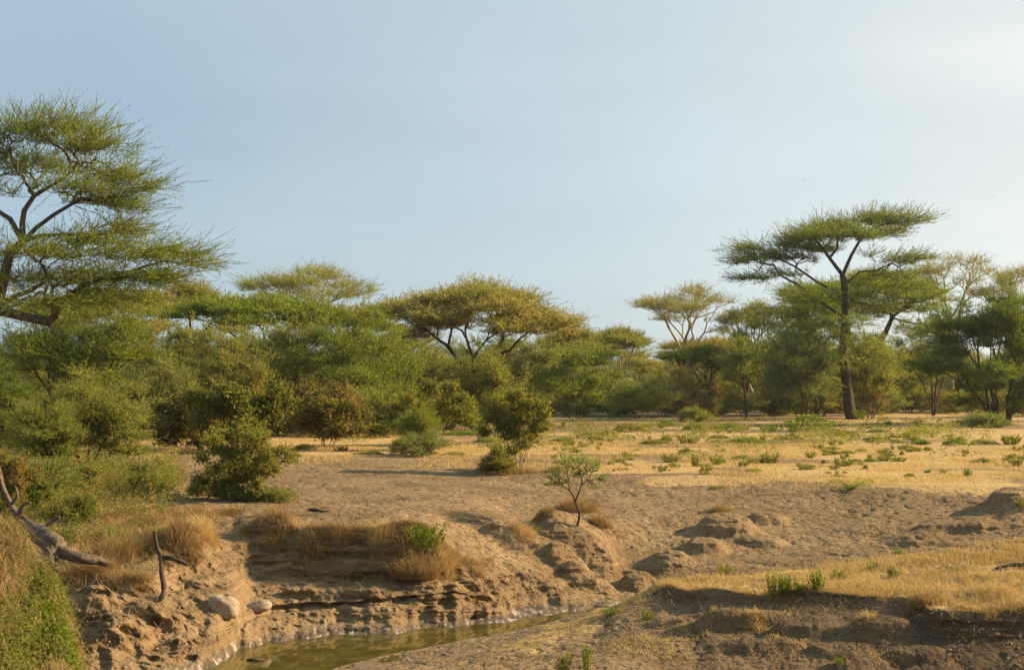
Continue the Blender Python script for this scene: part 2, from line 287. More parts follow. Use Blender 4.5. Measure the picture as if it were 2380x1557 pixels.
# erosion and clods
inb = (T > 2.0)
amp_broad = 0.10 * sstep(1.9, 2.6, T) * (1 - 0.75 * ((T > 8) & (T < 10.3)))
n1 = fbm(GX * .45, GY * .45, GZ * .45, 4, 3)
GZ += amp_broad * n1
rg = 1 - np.abs(fbm(GX * 1.3 + 4, GY * 1.3, GZ * 2.6, 6, 9, .58)) * 2
cl = fbm(GX * 5, GY * 5, GZ * 6, 4, 21)
gul = fbm(GX * 2.2, GY * .5, GZ * .6, 3, 33)                    # vertical runnels
strat = np.tanh(4.5 * fbm(GX * .30, GY * .30, GZ * 6.5, 3, 45))
wm = np.clip(wall + 0.8 * scarp + 0.5 * mnd, 0, 1)
leftw = 1 + 0.25 * (1 - sstep(450, 560, PXG)) * wall
wm2 = wm * np.where(T > 7.6, 0.6, 1) * (1 - 0.45 * sstep(1150, 1300, PXG) * wall)
out = wm2 * leftw * (0.13 * (rg - .55) + 0.085 * gul + 0.100 * strat + 0.075 * cl)
out += 0.05 * sstep(6.9, 7.6, T) * wall * gul
GY -= out; GZ += out * 0.35
dn = fbm(GX * 3.4, GY * 2.6, GZ * 3, 4, 60, .6)
flatm = sstep(1.95, 2.3, T) * (1 - wm) * (1 - spur)
GZ += flatm * 0.075 * np.minimum(dn, 0.04) * np.where((T > 8) & (T < 10.1), 0.0, 1.0)
GZ += (sstep(12.9, 13.3, T) * (1 - sstep(14, 14.5, T)) * sstep(1450, 1600, PXG)) * (0.07 * fbm(GX * 2.2, GY * 2.2, GZ * 2, 4, 71))
GZ += spur * (0.30 * fbm(GX * 1.3, GY * 1.3, GZ * 1.3, 4, 81) + .22 * fbm(GX * 3.5, GY * .8, GZ * .8, 3, 82)); GY -= spur * .35 * fbm(GX * 3.2, GY * .8, GZ * .7, 4, 83)
# attributes
plain = 1 - sstep(1.75, 2.35, T + (0.15 + .55 * sstep(1300, 1700, PXG)) * fbm(GX * .35, GY * .35, GZ * 0, 4, 5))
topn = (.55 + 1.1 * fbm(GX * .9, GY * .9, GX * 0, 4, 95)) * sstep(10.88, 11.1, T) * (1 - sstep(11.93, 12.05, T)) * sstep(1440, 1560, PXG + 40 * dn)
lefts = sstep(2.0, 3.0, T) * (1 - sstep(3.8, 4.1, T)) * (1 - sstep(330, 460, PXG)) * 0.7
bare = fbm(GX * .10, GY * .16, GX * 0, 5, 91, .6)
straw = np.clip(plain * (0.55 + 1.5 * bare) + topn + lefts + 0.9 * plain * np.exp(-((GD - 51) / 9) ** 2) * sstep(1250, 1500, PXG), 0, 1)
straw = np.maximum(straw, 0.4 * sstep(10.2, 11, T) * (1 - sstep(12.6, 13.2, T)) * sstep(1050, 1250, PXG) * (1 - sstep(1440, 1520, PXG)))
wet = np.where((T > 6.5) & (T < 11.3), 1 - sstep(WATER_Z + 0.03, WATER_Z + 0.22, GZ + 0.14 * gul), 0) * (1 - 0.75 * sstep(9.3, 9.9, T))
verts = np.stack([GX, GY, GZ], -1).reshape(-1, 3)
ii = np.arange(nr - 1)[:, None] * nc + np.arange(nc - 1)[None, :]
faces = np.stack([ii, ii + nc, ii + nc + 1, ii + 1], -1).reshape(-1, 4)

def ground_material():
    m, nt, n, l = mat('ground_soil')
    geo = n.new('ShaderNodeNewGeometry')
    def att(nm):
        a = n.new('ShaderNodeAttribute'); a.attribute_name = nm; return a.outputs['Fac']
    def noise(scale, detail=4, rough=0.55, vec=None, sc=None):
        t = n.new('ShaderNodeTexNoise'); t.inputs['Scale'].default_value = scale; t.inputs['Detail'].default_value = detail; t.inputs['Roughness'].default_value = rough
        v = geo.outputs['Position']
        if sc:
            mp = n.new('ShaderNodeMapping'); mp.inputs['Scale'].default_value = sc; l.new(v, mp.inputs[0]); v = mp.outputs[0]
        l.new(v, t.inputs['Vector']); return t.outputs[0]
    def mix(f, a, b, blend='MIX'):
        x = n.new('ShaderNodeMix'); x.data_type = 'RGBA'; x.blend_type = blend
        for s, i in ((f, 0), (a, 6), (b, 7)):
            if isinstance(s, (tuple, float, int)): x.inputs[i].default_value = (*s, 1) if isinstance(s, tuple) else s
            else: l.new(s, x.inputs[i])
        return x.outputs[2]
    def math_(op, a, b=None, c=None, clamp=False):
        x = n.new('ShaderNodeMath'); x.operation = op; x.use_clamp = clamp
        for i, s in enumerate((a, b, c)):
            if s is None: continue
            if isinstance(s, (float, int)): x.inputs[i].default_value = s
            else: l.new(s, x.inputs[i])
        return x.outputs[0]
    n1 = noise(0.5, 5); n2 = noise(3.0, 6, 0.65); n3 = noise(14, 4, 0.7); sp = noise(7.5, 3, 0.6, sc=(0.8, 1.3, 1.0))
    soil = ramp(n, [(0.25, (0.184, 0.119, 0.055)), (0.5, (0.274, 0.182, 0.088)), (0.75, (0.366, 0.250, 0.126))]); l.new(n1, soil.inputs[0])
    s2 = ramp(n, [(0.3, (0.62, 0.58, 0.54)), (0.55, (1.0, 1.0, 1.0)), (0.8, (1.15, 1.12, 1.08))]); l.new(n2, s2.inputs[0])
    base = mix(0.85, soil.outputs[0], s2.outputs[0], 'MULTIPLY')
    spr = ramp(n, [(0.38, (0.42, 0.37, 0.33)), (0.50, (1, 1, 1))]); l.new(sp, spr.inputs[0])
    flat = math_('SUBTRACT', 1.0, att('wall'), clamp=True)
    base = mix(math_('MULTIPLY', flat, 0.75), base, spr.outputs[0], 'MULTIPLY')
    # walls: strata tint
    st = noise(1.0, 5, 0.7, sc=(0.25, 0.25, 7.0))
    str_ = ramp(n, [(0.35, (0.115, 0.070, 0.034)), (0.5, (0.215, 0.140, 0.068)), (0.66, (0.30, 0.205, 0.105))]); l.new(st, str_.inputs[0])
    base = mix(math_('MULTIPLY', att('wall'), 0.6), base, str_.outputs[0])
    # dark humus on near scarp and slope, with their shade mixed into the colour
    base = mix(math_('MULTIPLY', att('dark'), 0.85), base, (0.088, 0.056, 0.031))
    # straw
    sn = noise(5.0, 6, 0.75, sc=(1, .6, 1)); sr = ramp(n, [(0.28, (0.32, 0.20, 0.08)), (0.5, (0.53, 0.36, 0.14)), (0.72, (0.68, 0.49, 0.20))]); l.new(sn, sr.inputs[0])
    sr2 = ramp(n, [(0.32, (0.36, 0.205, 0.095)), (0.5, (0.45, 0.28, 0.11)), (0.68, (0.56, 0.39, 0.14))]); l.new(noise(0.16, 4), sr2.inputs[0])
    sc_ = mix(0.45, sr.outputs[0], sr2.outputs[0])
    sf = math_('ADD', att('straw'), math_('MULTIPLY', math_('SUBTRACT', n2, 0.5), 1.2))
    sfr = ramp(n, [(0.32, (0, 0, 0)), (0.62, (1, 1, 1))]); l.new(sf, sfr.inputs[0])
    base = mix(sfr.outputs[0], base, sc_)
    gf = math_('ADD', att('green'), math_('MULTIPLY', math_('SUBTRACT', noise(1.4, 5, .7), 0.5), 1.6))
    gfr = ramp(n, [(0.5, (0, 0, 0)), (0.85, (1, 1, 1))]); l.new(gf, gfr.inputs[0])
    gc = ramp(n, [(0.3, (0.075, 0.062, 0.028)), (0.7, (0.15, 0.125, 0.045))]); l.new(n3, gc.inputs[0])
    base = mix(gfr.outputs[0], base, gc.outputs[0])
    # wet mud with pale dried streaks
    ws = noise(1.0, 4, 0.6, sc=(9, 3, 1.3)); wr = ramp(n, [(0.40, (0.10, 0.068, 0.040)), (0.53, (0.17, 0.125, 0.08)), (0.62, (0.42, 0.36, 0.29))]); l.new(ws, wr.inputs[0])
    base = mix(att('wet'), base, wr.outputs[0])
    p = n.new('ShaderNodeBsdfPrincipled'); l.new(base, p.inputs['Base Color']); p.inputs['Specular IOR Level'].default_value = 0.15
    rr = math_('MULTIPLY_ADD', att('wet'), -0.35, 0.95); l.new(rr, p.inputs['Roughness'])
    h = math_('ADD', math_('MULTIPLY', n2, 0.6), math_('ADD', math_('MULTIPLY', n3, 0.35), math_('MULTIPLY', spr.outputs[0], 0.30)))
    b = n.new('ShaderNodeBump'); b.inputs['Strength'].default_value = 0.8; b.inputs['Distance'].default_value = 0.14; l.new(h, b.inputs['Height'])
    l.new(b.outputs[0], p.inputs['Normal'])
    o = n.new('ShaderNodeOutputMaterial'); l.new(p.outputs[0], o.inputs[0])
    return m
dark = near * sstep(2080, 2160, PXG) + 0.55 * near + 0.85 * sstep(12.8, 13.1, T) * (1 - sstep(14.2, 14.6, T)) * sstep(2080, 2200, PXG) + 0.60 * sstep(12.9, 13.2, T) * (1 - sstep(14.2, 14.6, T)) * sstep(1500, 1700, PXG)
lg = sstep(3.0, 3.6, T) * (1 - sstep(4.2, 4.6, T)) * (1 - sstep(330, 420, PXG))
green = np.clip(0.75 * spur + 0.8 * lg, 0, 1)
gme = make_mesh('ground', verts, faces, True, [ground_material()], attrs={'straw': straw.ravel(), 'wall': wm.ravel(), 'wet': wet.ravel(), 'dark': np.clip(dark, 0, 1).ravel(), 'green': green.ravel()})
tag(link('ground', gme), kind='structure')

def gz(X, Y):
    """terrain height under world points"""
    X = np.atleast_1d(np.asarray(X, float)); Y = np.atleast_1d(np.asarray(Y, float))
    px = X / Y * K + W0 / 2; j = np.clip(np.searchsorted(cols, px), 0, nc - 1)
    z = np.empty(len(X)); order = np.argsort(j, kind='stable'); js = j[order]
    st = np.flatnonzero(np.r_[True, js[1:] != js[:-1]]); en = np.r_[st[1:], len(js)]
    for s, e in zip(st, en):
        c = js[s]; yy = GY[::-1, c]; zz = GZ[::-1, c]; o2 = np.argsort(yy, kind='stable')
        z[order[s:e]] = np.interp(Y[order[s:e]], yy[o2], zz[o2])
    return z
def g1(px, d): return float(gz([bx(px) * d], [d])[0])
def place(px, py):
    """distance at which the terrain shows at this pixel (first hit coming from the camera)"""
    j = int(np.clip(np.searchsorted(cols, px), 0, nc - 1))
    y = GY[:, j][::-1]; z = GZ[:, j][::-1]
    pyy = HORIZON + (CAMZ - z) / y * K
    run = np.minimum.accumulate(np.where(y > 15, pyy, 9e9))
    k = np.argmax((run <= py) & (y > 15))
    return float(y[k])

# water
def water():
    m, nt, n, l = mat('water_murky')
    geo = n.new('ShaderNodeNewGeometry')
    no = n.new('ShaderNodeTexNoise'); no.inputs['Scale'].default_value = 2.2; no.inputs['Detail'].default_value = 3; l.new(geo.outputs['Position'], no.inputs['Vector'])
    r = ramp(n, [(0.35, (0.070, 0.056, 0.010)), (0.65, (0.120, 0.094, 0.018))]); l.new(no.outputs[0], r.inputs[0])
    b = n.new('ShaderNodeBump'); b.inputs['Strength'].default_value = 0.05; b.inputs['Distance'].default_value = 0.03; l.new(no.outputs[0], b.inputs['Height'])
    p = n.new('ShaderNodeBsdfPrincipled'); p.inputs['Roughness'].default_value = 0.025; p.inputs['IOR'].default_value = 1.33
    l.new(r.outputs[0], p.inputs['Base Color']); l.new(b.outputs[0], p.inputs['Normal'])
    o = n.new('ShaderNodeOutputMaterial'); l.new(p.outputs[0], o.inputs[0])
    me = make_mesh('water', [(-12, 19, WATER_Z), (6, 19, WATER_Z), (6, 38, WATER_Z), (-12, 38, WATER_Z)], [(0, 1, 2, 3)], False, [m])
    tag(link('water', me), kind='structure')
water()

# ------------------------------------------------------------------ plants
def tubes(segs, sides):
    """segs (n,8): p0, p1, r0, r1 -> verts, quads"""
    s = np.asarray(segs, float); n_ = len(s)
    if n_ == 0: return np.zeros((0, 3)), np.zeros((0, 4), int)
    p0, p1, r0, r1 = s[:, :3], s[:, 3:6], s[:, 6], s[:, 7]
    a = p1 - p0; L = np.linalg.norm(a, axis=1, keepdims=True) + 1e-9; a = a / L
    p1 = p1 + a * (r1[:, None] * 0.35)
    ref = np.where(np.abs(a[:, 2:3]) > 0.9, np.array([[1., 0, 0]]), np.array([[0, 0, 1.]]))
    u = np.cross(a, ref); u /= np.linalg.norm(u, axis=1, keepdims=True) + 1e-9; v = np.cross(a, u)
    th = np.arange(sides) * 2 * math.pi / sides
    ring = u[:, None, :] * np.cos(th)[None, :, None] + v[:, None, :] * np.sin(th)[None, :, None]
    V = np.concatenate([p0[:, None, :] + ring * r0[:, None, None], p1[:, None, :] + ring * r1[:, None, None]], 1)
    k = np.arange(sides); q = np.stack([k, (k + 1) % sides, (k + 1) % sides + sides, k + sides], -1)
    F = (np.arange(n_)[:, None, None] * 2 * sides + q[None]).reshape(-1, 4)
    return V.reshape(-1, 3), F
def diamonds(c, a, s, L, Wd):
    """leaf blades: centre, axis, side"""
    n_ = len(c); L = np.broadcast_to(np.asarray(L, float).reshape(-1, 1), (n_, 1)); Wd = np.broadcast_to(np.asarray(Wd, float).reshape(-1, 1), (n_, 1))
    V = np.stack([c - a * L / 2, c + s * Wd / 2 + a * L * 0.05, c + a * L / 2, c - s * Wd / 2 + a * L * 0.05], 1).reshape(-1, 3)
    return V, np.arange(4 * n_).reshape(-1, 4)
def unit(v): return v / (np.linalg.norm(v, axis=-1, keepdims=True) + 1e-9)
def perp(a, r):
    s = np.cross(a, r.normal(size=a.shape)); return unit(s)
def grow(r, start, targets, R0, rtip, wig=0.06, arch=0.0, f=0.45, sub=2):
    """branching skeleton from START to every target; radii by the number of twigs carried"""
    segs = []; N = len(targets)
    def rad(k): return max(rtip, R0 * (k / N) ** 0.52)
    def run(p, q, ra, rb, k):
        L = np.linalg.norm(q - p); m = sub + (1 if L > 2.5 else 0)
        prev = p; rr = ra
        for i in range(1, m + 1):
            t = i / m; x = p + (q - p) * t
            if i < m: x = x + r.normal(size=3) * wig * L * np.array([1, 1, .8]) + np.array([0, 0, arch * L * math.sin(math.pi * t)])
            rn = ra + (rb - ra) * t
            segs.append((*prev, *x, rr, rn)); prev = x; rr = rn
    stack = [(np.asarray(start, float), np.arange(N), rad(N))]
    while stack:
        p, idx, ra = stack.pop()
        if len(idx) == 1:
            run(p, targets[idx[0]], ra, rtip, 1); continue
        P = targets[idx]
        dirs = unit(P - p) * 1.0 + (P - p) * 0.08
        k = 2 if len(idx) < 5 or r.random() < .75 else 3
        cen = dirs[r.choice(len(idx), k, replace=False)]
        for _ in range(5):
            lab = np.argmin(((dirs[:, None] - cen[None]) ** 2).sum(-1), 1)
            for c in range(k):
                if (lab == c).any(): cen[c] = dirs[lab == c].mean(0)
        if len(np.unique(lab)) < 2: lab = np.arange(len(idx)) % 2
        for c in np.unique(lab):
            sub_i = idx[lab == c]; cm = targets[sub_i].mean(0)
            if len(sub_i) == 1: q = targets[sub_i[0]]; run(p, q, min(ra, rad(1)), rtip, 1); continue
            ff = f * (0.8 + 0.4 * r.random())
            q = p + (cm - p) * ff
            rb = rad(len(sub_i)); run(p, q, min(ra, rb * 1.25), rb, len(sub_i)); stack.append((q, sub_i, rb))
    return segs
def foliage(r, targets, center, n_spr, spr_len, n_leaf, lf_len, lf_w, spread, flat=0.35, outw=0.8, up=0.12, twig_w=0.012, dryp=0.0, tint0=0.0, leafy=False):
    """sprays of leaf blades at each twig end. returns leaf (V,F,tint) and twig quads (V,F)"""
    T_ = np.repeat(targets, n_spr, 0); n_ = len(T_)
    spread = np.asarray(spread, float)
    st = T_ + r.normal(size=(n_, 3)) * spread
    o = T_ - center; o[:, 2] *= 0.5; o = unit(o)
    dr = unit(o * outw + r.normal(size=(n_, 3)) * np.array([.7, .7, .7 * flat]) + np.array([0, 0, up]))
    L = spr_len * (0.6 + 0.8 * r.random((n_, 1)))
    t = (np.arange(n_leaf) + 0.5) / n_leaf
    bend = r.normal(size=(n_, 1, 3)) * np.array([.18, .18, .12])
    e = st + dr * L + bend[:, 0] * L; mid = st + dr * L * .3; tt_ = (.12 + .88 * t)[None, :, None]
    C = T_[:, None, :] * (1 - tt_) ** 2 + mid[:, None, :] * 2 * tt_ * (1 - tt_) + e[:, None, :] * tt_ ** 2 + r.normal(size=(n_, n_leaf, 3)) * lf_len * (0.5 if leafy else 0.18)
    A = unit(dr[:, None, :] * (0.3 if leafy else 1.0) + r.normal(size=(n_, n_leaf, 3)) * (0.8 if leafy else 0.45))
    C = C.reshape(-1, 3); A = A.reshape(-1, 3); S = perp(A, r)
    if not leafy: S = unit(S * 1.0 + perp(A, r) * .3)
    ll = lf_len * (0.6 + 0.8 * r.random(len(C))); ww = lf_w * (0.6 + 0.8 * r.random(len(C)))
    V, F = diamonds(C, A, S, ll, ww)
    tc = np.clip(r.normal(0.30 + tint0, 0.15, len(targets)), 0, .8)
    tc = np.where(r.random(len(targets)) < dryp, 0.85, tc)
    tn = np.repeat(np.repeat(tc, n_spr), n_leaf) + r.normal(0, .10, len(C)); tn = np.repeat(np.clip(tn, 0, 1), 4)
    md = (T_ + 2 * mid + e) / 4; q0 = np.concatenate([T_, md]); q1 = np.concatenate([md, e]); ax = unit(q1 - q0); V2, F2 = diamonds((q0 + q1) / 2, ax, perp(ax, r), np.linalg.norm(q1 - q0, axis=1) * 1.1, twig_w)
    return V, F, tn, V2, F2
def crown_mesh(name, V, F, tn, V2, F2, leafm, twigm, extra=None):
    allV = [V, V2]; allF = [F, F2 + len(V)]; mi = [np.zeros(len(F)), np.ones(len(F2))]; tt = [tn, np.full(len(V2), .4)]
    return make_mesh(name, np.concatenate(allV), np.concatenate(allF), False, [leafm, twigm], np.concatenate(mi), {'tint': np.concatenate(tt)})
def wood_mesh(name, segs, m, thin=0.03):
    s = np.array(segs); big = np.maximum(s[:, 6], s[:, 7]) > thin
    V1, F1 = tubes(s[big], 8); V2, F2 = tubes(s[~big], 4)
    return make_mesh(name, np.concatenate([V1, V2]), np.concatenate([F1, F2 + len(V1)]), True, [m])

def pad_targets(r, pads, n_tot):
    """pads: (x,y,z,rx,ry,rz) lens-shaped masses; targets fill them, more in the top"""
    vol = np.array([p[3] * p[4] for p in pads]); nn = np.maximum(2, (vol / vol.sum() * n_tot).astype(int))
    out = []
    for p, k in zip(pads, nn):
        a = r.random(k) * 2 * math.pi; q = np.sqrt(r.random(k)); h = np.sqrt(np.maximum(0, 1 - q * q))
        zz = (r.random(k) ** 0.6 * 1.5 - 0.5) * h
        out.append(np.stack([p[0] + p[3] * q * np.cos(a), p[1] + p[4] * q * np.sin(a), p[2] + p[5] * zz], -1))
    return np.concatenate(out)

STY = dict(
    umbrella=dict(n=230, spr=11, sl=1.0, nl=8, ll=.22, lw=.065, fork=.42, thick=.26, flat=.22, trunk=.020),
    fever=dict(n=190, spr=8, sl=1.1, nl=8, ll=.20, lw=.055, fork=.36, thick=.34, flat=.14, trunk=.014),
    round=dict(n=250, spr=11, sl=.85, nl=8, ll=.18, lw=.060, fork=.04, thick=.9, flat=.5, trunk=.014),
    vase=dict(n=240, spr=11, sl=.95, nl=8, ll=.18, lw=.060, fork=.06, thick=.75, flat=.4, trunk=.016),
    leafy=dict(n=250, spr=8, sl=.42, nl=7, ll=.14, lw=.080, fork=.04, thick=.88, flat=1.0, trunk=.012))
def build_tree(r, kind, H, R, leafm, barkm, twigm, pads=None, nmul=1.0, smul=1.0, lean=(0, 0), dry=0.0, stems=None, tint0=0.0, density=1.0, fork=None, thick=None, Rd=None, trunk=None, bend=0.03):
    """returns wood mesh and crown mesh in local metres, base at the origin"""
    S = STY[kind]; n_ = int(S['n'] * nmul); fk = S['fork'] if fork is None else fork; th = S['thick'] if thick is None else thick
    Rd = R if Rd is None else Rd
    if pads is None:
        pads = []
        if kind in ('umbrella', 'fever'):
            m = 22
            for i in range(m):
                q = min(.95, math.sqrt((i + .5) / m) * .84 * (1 + .12 * r.normal())); a = i * 2.4 + r.random() * .8
                tz = H * .965 - H * th * .70 * q * q - (H * th * (.5 if kind == 'fever' else .6) * r.random() if i % 3 == 1 else H * .02 * r.random())
                pr = R * (.20 + .14 * r.random()) if kind == 'umbrella' else R * (.17 + .12 * r.random())
                pads.append((lean[0] + R * q * math.cos(a), lean[1] + Rd * q * math.sin(a), tz, pr, pr * Rd / R, H * th * ((.10 + .12 * r.random()) if kind == 'umbrella' else .09)))
        else:
            lo = H * (1 - th)
            m = 30; ph = r.random(4) * 6.28; lowb = .42 if kind != 'vase' else .68
            for i in range(m):
                u = (i + .5) / m; w = math.sqrt(max(.05, 1 - ((u - lowb) / (.60 if u > lowb else lowb + .22)) ** 2))
                a = i * 2.4 + r.random() * 1.2; md = 1 + .24 * math.sin(2 * a + ph[0] + 2 * u) + .17 * math.sin(3 * a + ph[1] - 3 * u) + .10 * math.sin(5 * a + ph[2])
                q = (.15 + .85 * r.random() ** .6) * .86 * md; zc = lo + (H - lo) * (.06 + .84 * u) * (1 + .07 * r.normal()) + (H - lo) * .06 * math.sin(2 * a + ph[3])
                pr = R * (.13 + .17 * r.random())
                pads.append((lean[0] * u + R * w * q * math.cos(a), lean[1] * u + Rd * w * q * math.sin(a), min(zc, H * .95), pr, pr, H * (.035 + .04 * r.random())))
    T_ = pad_targets(r, pads, n_)
    if 'lo' in locals():
        T_[:, 2] = np.maximum(T_[:, 2], 0.08 * H); k_ = r.random(len(T_)) < .24; c_ = np.array([0, 0, H * .35])
        T_ = np.where(k_[:, None], c_ + (T_ - c_) * (1.04 + .30 * r.random((len(T_), 1))), T_)
    cen = T_.mean(0); cen[2] = T_[:, 2].min() * .4
    tr = (S['trunk'] * H if trunk is None else trunk)
    segs = []
    rt = max(0.008, tr * 0.045)
    if kind in ('umbrella', 'fever') and not stems:
        top = np.array([lean[0] * .35 + r.normal() * R * .04, lean[1] * .3, H * fk])
        pts = [np.array([0, 0, -.15])]; m = 7
        for i in range(1, m + 1):
            t = i / m; w = math.sin(math.pi * t) * bend * H
            pts.append(np.array([top[0] * t + w * (1 if r.random() < .6 else -.3), top[1] * t, top[2] * t]))
        for i in range(m):
            ra = tr * (1.35 if i == 0 else 1 - .25 * i / m); rb = tr * (1 - .25 * (i + 1) / m)
            segs.append((*pts[i], *pts[i + 1], ra, rb))
        segs += grow(r, pts[-1], T_, tr * .8, rt, wig=.07, arch=.03)
    else:
        ns = stems or 5
        ang = np.arctan2(T_[:, 1] - cen[1], T_[:, 0] - cen[0]); bins = ((ang + math.pi) / (2 * math.pi) * ns + r.random()).astype(int) % ns
        for b in range(ns):
            ti = T_[bins == b]
            if len(ti) < 2: continue
            a = -math.pi + (b + .5) / ns * 2 * math.pi; base = np.array([math.cos(a) * tr * 1.6, math.sin(a) * tr * 1.6, -.1])
            cm = ti.mean(0); q = base + (cm - base) * np.array([.22, .22, max(.14, fk)])
            k_ = math.sqrt(len(ti) / len(T_))
            mid = (base + q) / 2 + r.normal(size=3) * .02 * H
            segs.append((*base, *mid, tr * k_ * 1.2, tr * k_)); segs.append((*mid, *q, tr * k_, tr * k_ * .9))
            segs += grow(r, q, ti, tr * k_ * .9, rt, wig=.06, arch=.02)
    spread = (R * .055, R * .055, H * (.010 if kind in ('umbrella', 'fever') else .020))
    V, F, tn, V2, F2 = foliage(r, T_, cen, max(2, int(S['spr'] * density)), S['sl'] * smul, S['nl'], S['ll'] * smul, S['lw'] * smul, spread, flat=S['flat'], dryp=dry, tint0=tint0, leafy=(kind == 'leafy'), twig_w=.02 * smul)
    return wood_mesh('trunk', segs, barkm), crown_mesh('crown', V, F, tn, V2, F2, leafm, twigm)
def put_tree(name, label, cat, wood, crown, X, Y, z, rz=0.0, sc=1.0, group=None):
    e = empty(name, (X, Y, z), label, cat, group, rz); e.scale = (sc, sc, sc)
    link('trunk', wood, e); link('crown', crown, e)
    return e
PADS = {
 'fan-shaped': [(1150, 975, 24, 14), (1165, 955, 26, 14), (1200, 945, 28, 13), (1235, 950, 26, 14), (1262, 965, 20, 13), (1140, 1000, 18, 12), (1175, 990, 30, 16), (1215, 985, 32, 16), (1250, 995, 24, 14), (1190, 1012, 26, 10), (1228, 1022, 22, 9), (1268, 990, 14, 10), (1145, 958, 10, 8), (1205, 932, 12, 6), (1160, 1042, 20, 9), (1205, 1045, 16, 8), (1172, 1066, 18, 8), (1140, 1078, 18, 9), (1165, 1084, 20, 8)],
 'spreading dark': [(520, 1030, 30, 14), (560, 1015, 30, 16), (600, 1020, 30, 14), (640, 1045, 26, 14), (668, 1062, 22, 12), (500, 1060, 28, 16), (550, 1060, 40, 20), (605, 1065, 40, 20), (480, 1090, 24, 16), (530, 1100, 40, 20), (590, 1105, 40, 20), (640, 1095, 26, 12), (470, 1125, 30, 16), (515, 1140, 34, 16), (560, 1145, 36, 14), (600, 1140, 26, 12), (520, 1008, 12, 8), (588, 1003, 10, 7)],
 'wispy little thorn tree': [(1295, 1105, 26, 14), (1320, 1088, 28, 12), (1350, 1082, 28, 12), (1380, 1094, 24, 14), (1398, 1118, 18, 12), (1272, 1128, 18, 10), (1342, 1108, 26, 12), (1312, 1124, 20, 8), (1376, 1124, 16, 9)],
 'glossy leaves': [(480, 940, 30, 14), (520, 925, 30, 12), (560, 935, 34, 14), (600, 950, 34, 16), (630, 925, 22, 14), (650, 945, 18, 18), (500, 965, 40, 18), (560, 975, 40, 18), (620, 980, 30, 16), (475, 985, 26, 12), (645, 905, 12, 10), (590, 1000, 40, 12)],
 'dome-shaped': [(940, 960, 22, 14), (965, 925, 24, 14), (1000, 908, 26, 12), (1040, 915, 26, 13), (1070, 940, 22, 14), (1085, 960, 16, 12), (980, 950, 36, 16), (1030, 950, 36, 16), (1060, 975, 24, 10), (1000, 980, 34, 12), (955, 985, 20, 10)],
}
def tree(name, label, cat, px, d, top, hw, kind, leaf, bark, seed, twig='twig', group=None, **kw):
    """one tree standing at bearing px, distance d, its top at pixel row top, its crown hw pixels to each side"""
    r = np.random.default_rng(seed); z = g1(px, d); H = zat(top, d) - z; R = hw * d / K
    for k_, P_ in PADS.items():
        if k_ in label and name in ('leafy_shrub', 'thorn_sapling') and ' before' not in label and ' of the glossy' not in label and ' foot of' not in label:
            kw['density'] = .62 if name == 'leafy_shrub' else .32; kw['pads'] = [(bx(a + r.normal() * 8) * d - bx(px) * d, r.normal() * R * .35, max(.06, zat(b + r.normal() * 9, d) - z), rx * d / K * .62, rx * d / K * .62, ry * d / K * 1.0 * (.6 + .8 * r.random())) for a, b, rx, ry in P_ for _ in (0, 1)]
    w, c = build_tree(r, kind, H, R, M[leaf], M[bark], M[twig], **kw)
    return put_tree(name, label, cat, w, c, bx(px) * d, d, z, group=group), w, c

def padpx(px, py, rxp, ryp, dd, d, X0, z0, depth=None):
    """a foliage mass given where it shows: centre pixel, half sizes in pixels, distance offset dd"""
    D = d + dd
    return (bx(px) * D - X0, dd, zat(py, D) - z0, rxp * D / K, (rxp if depth is None else depth) * D / K, ryp * D / K)

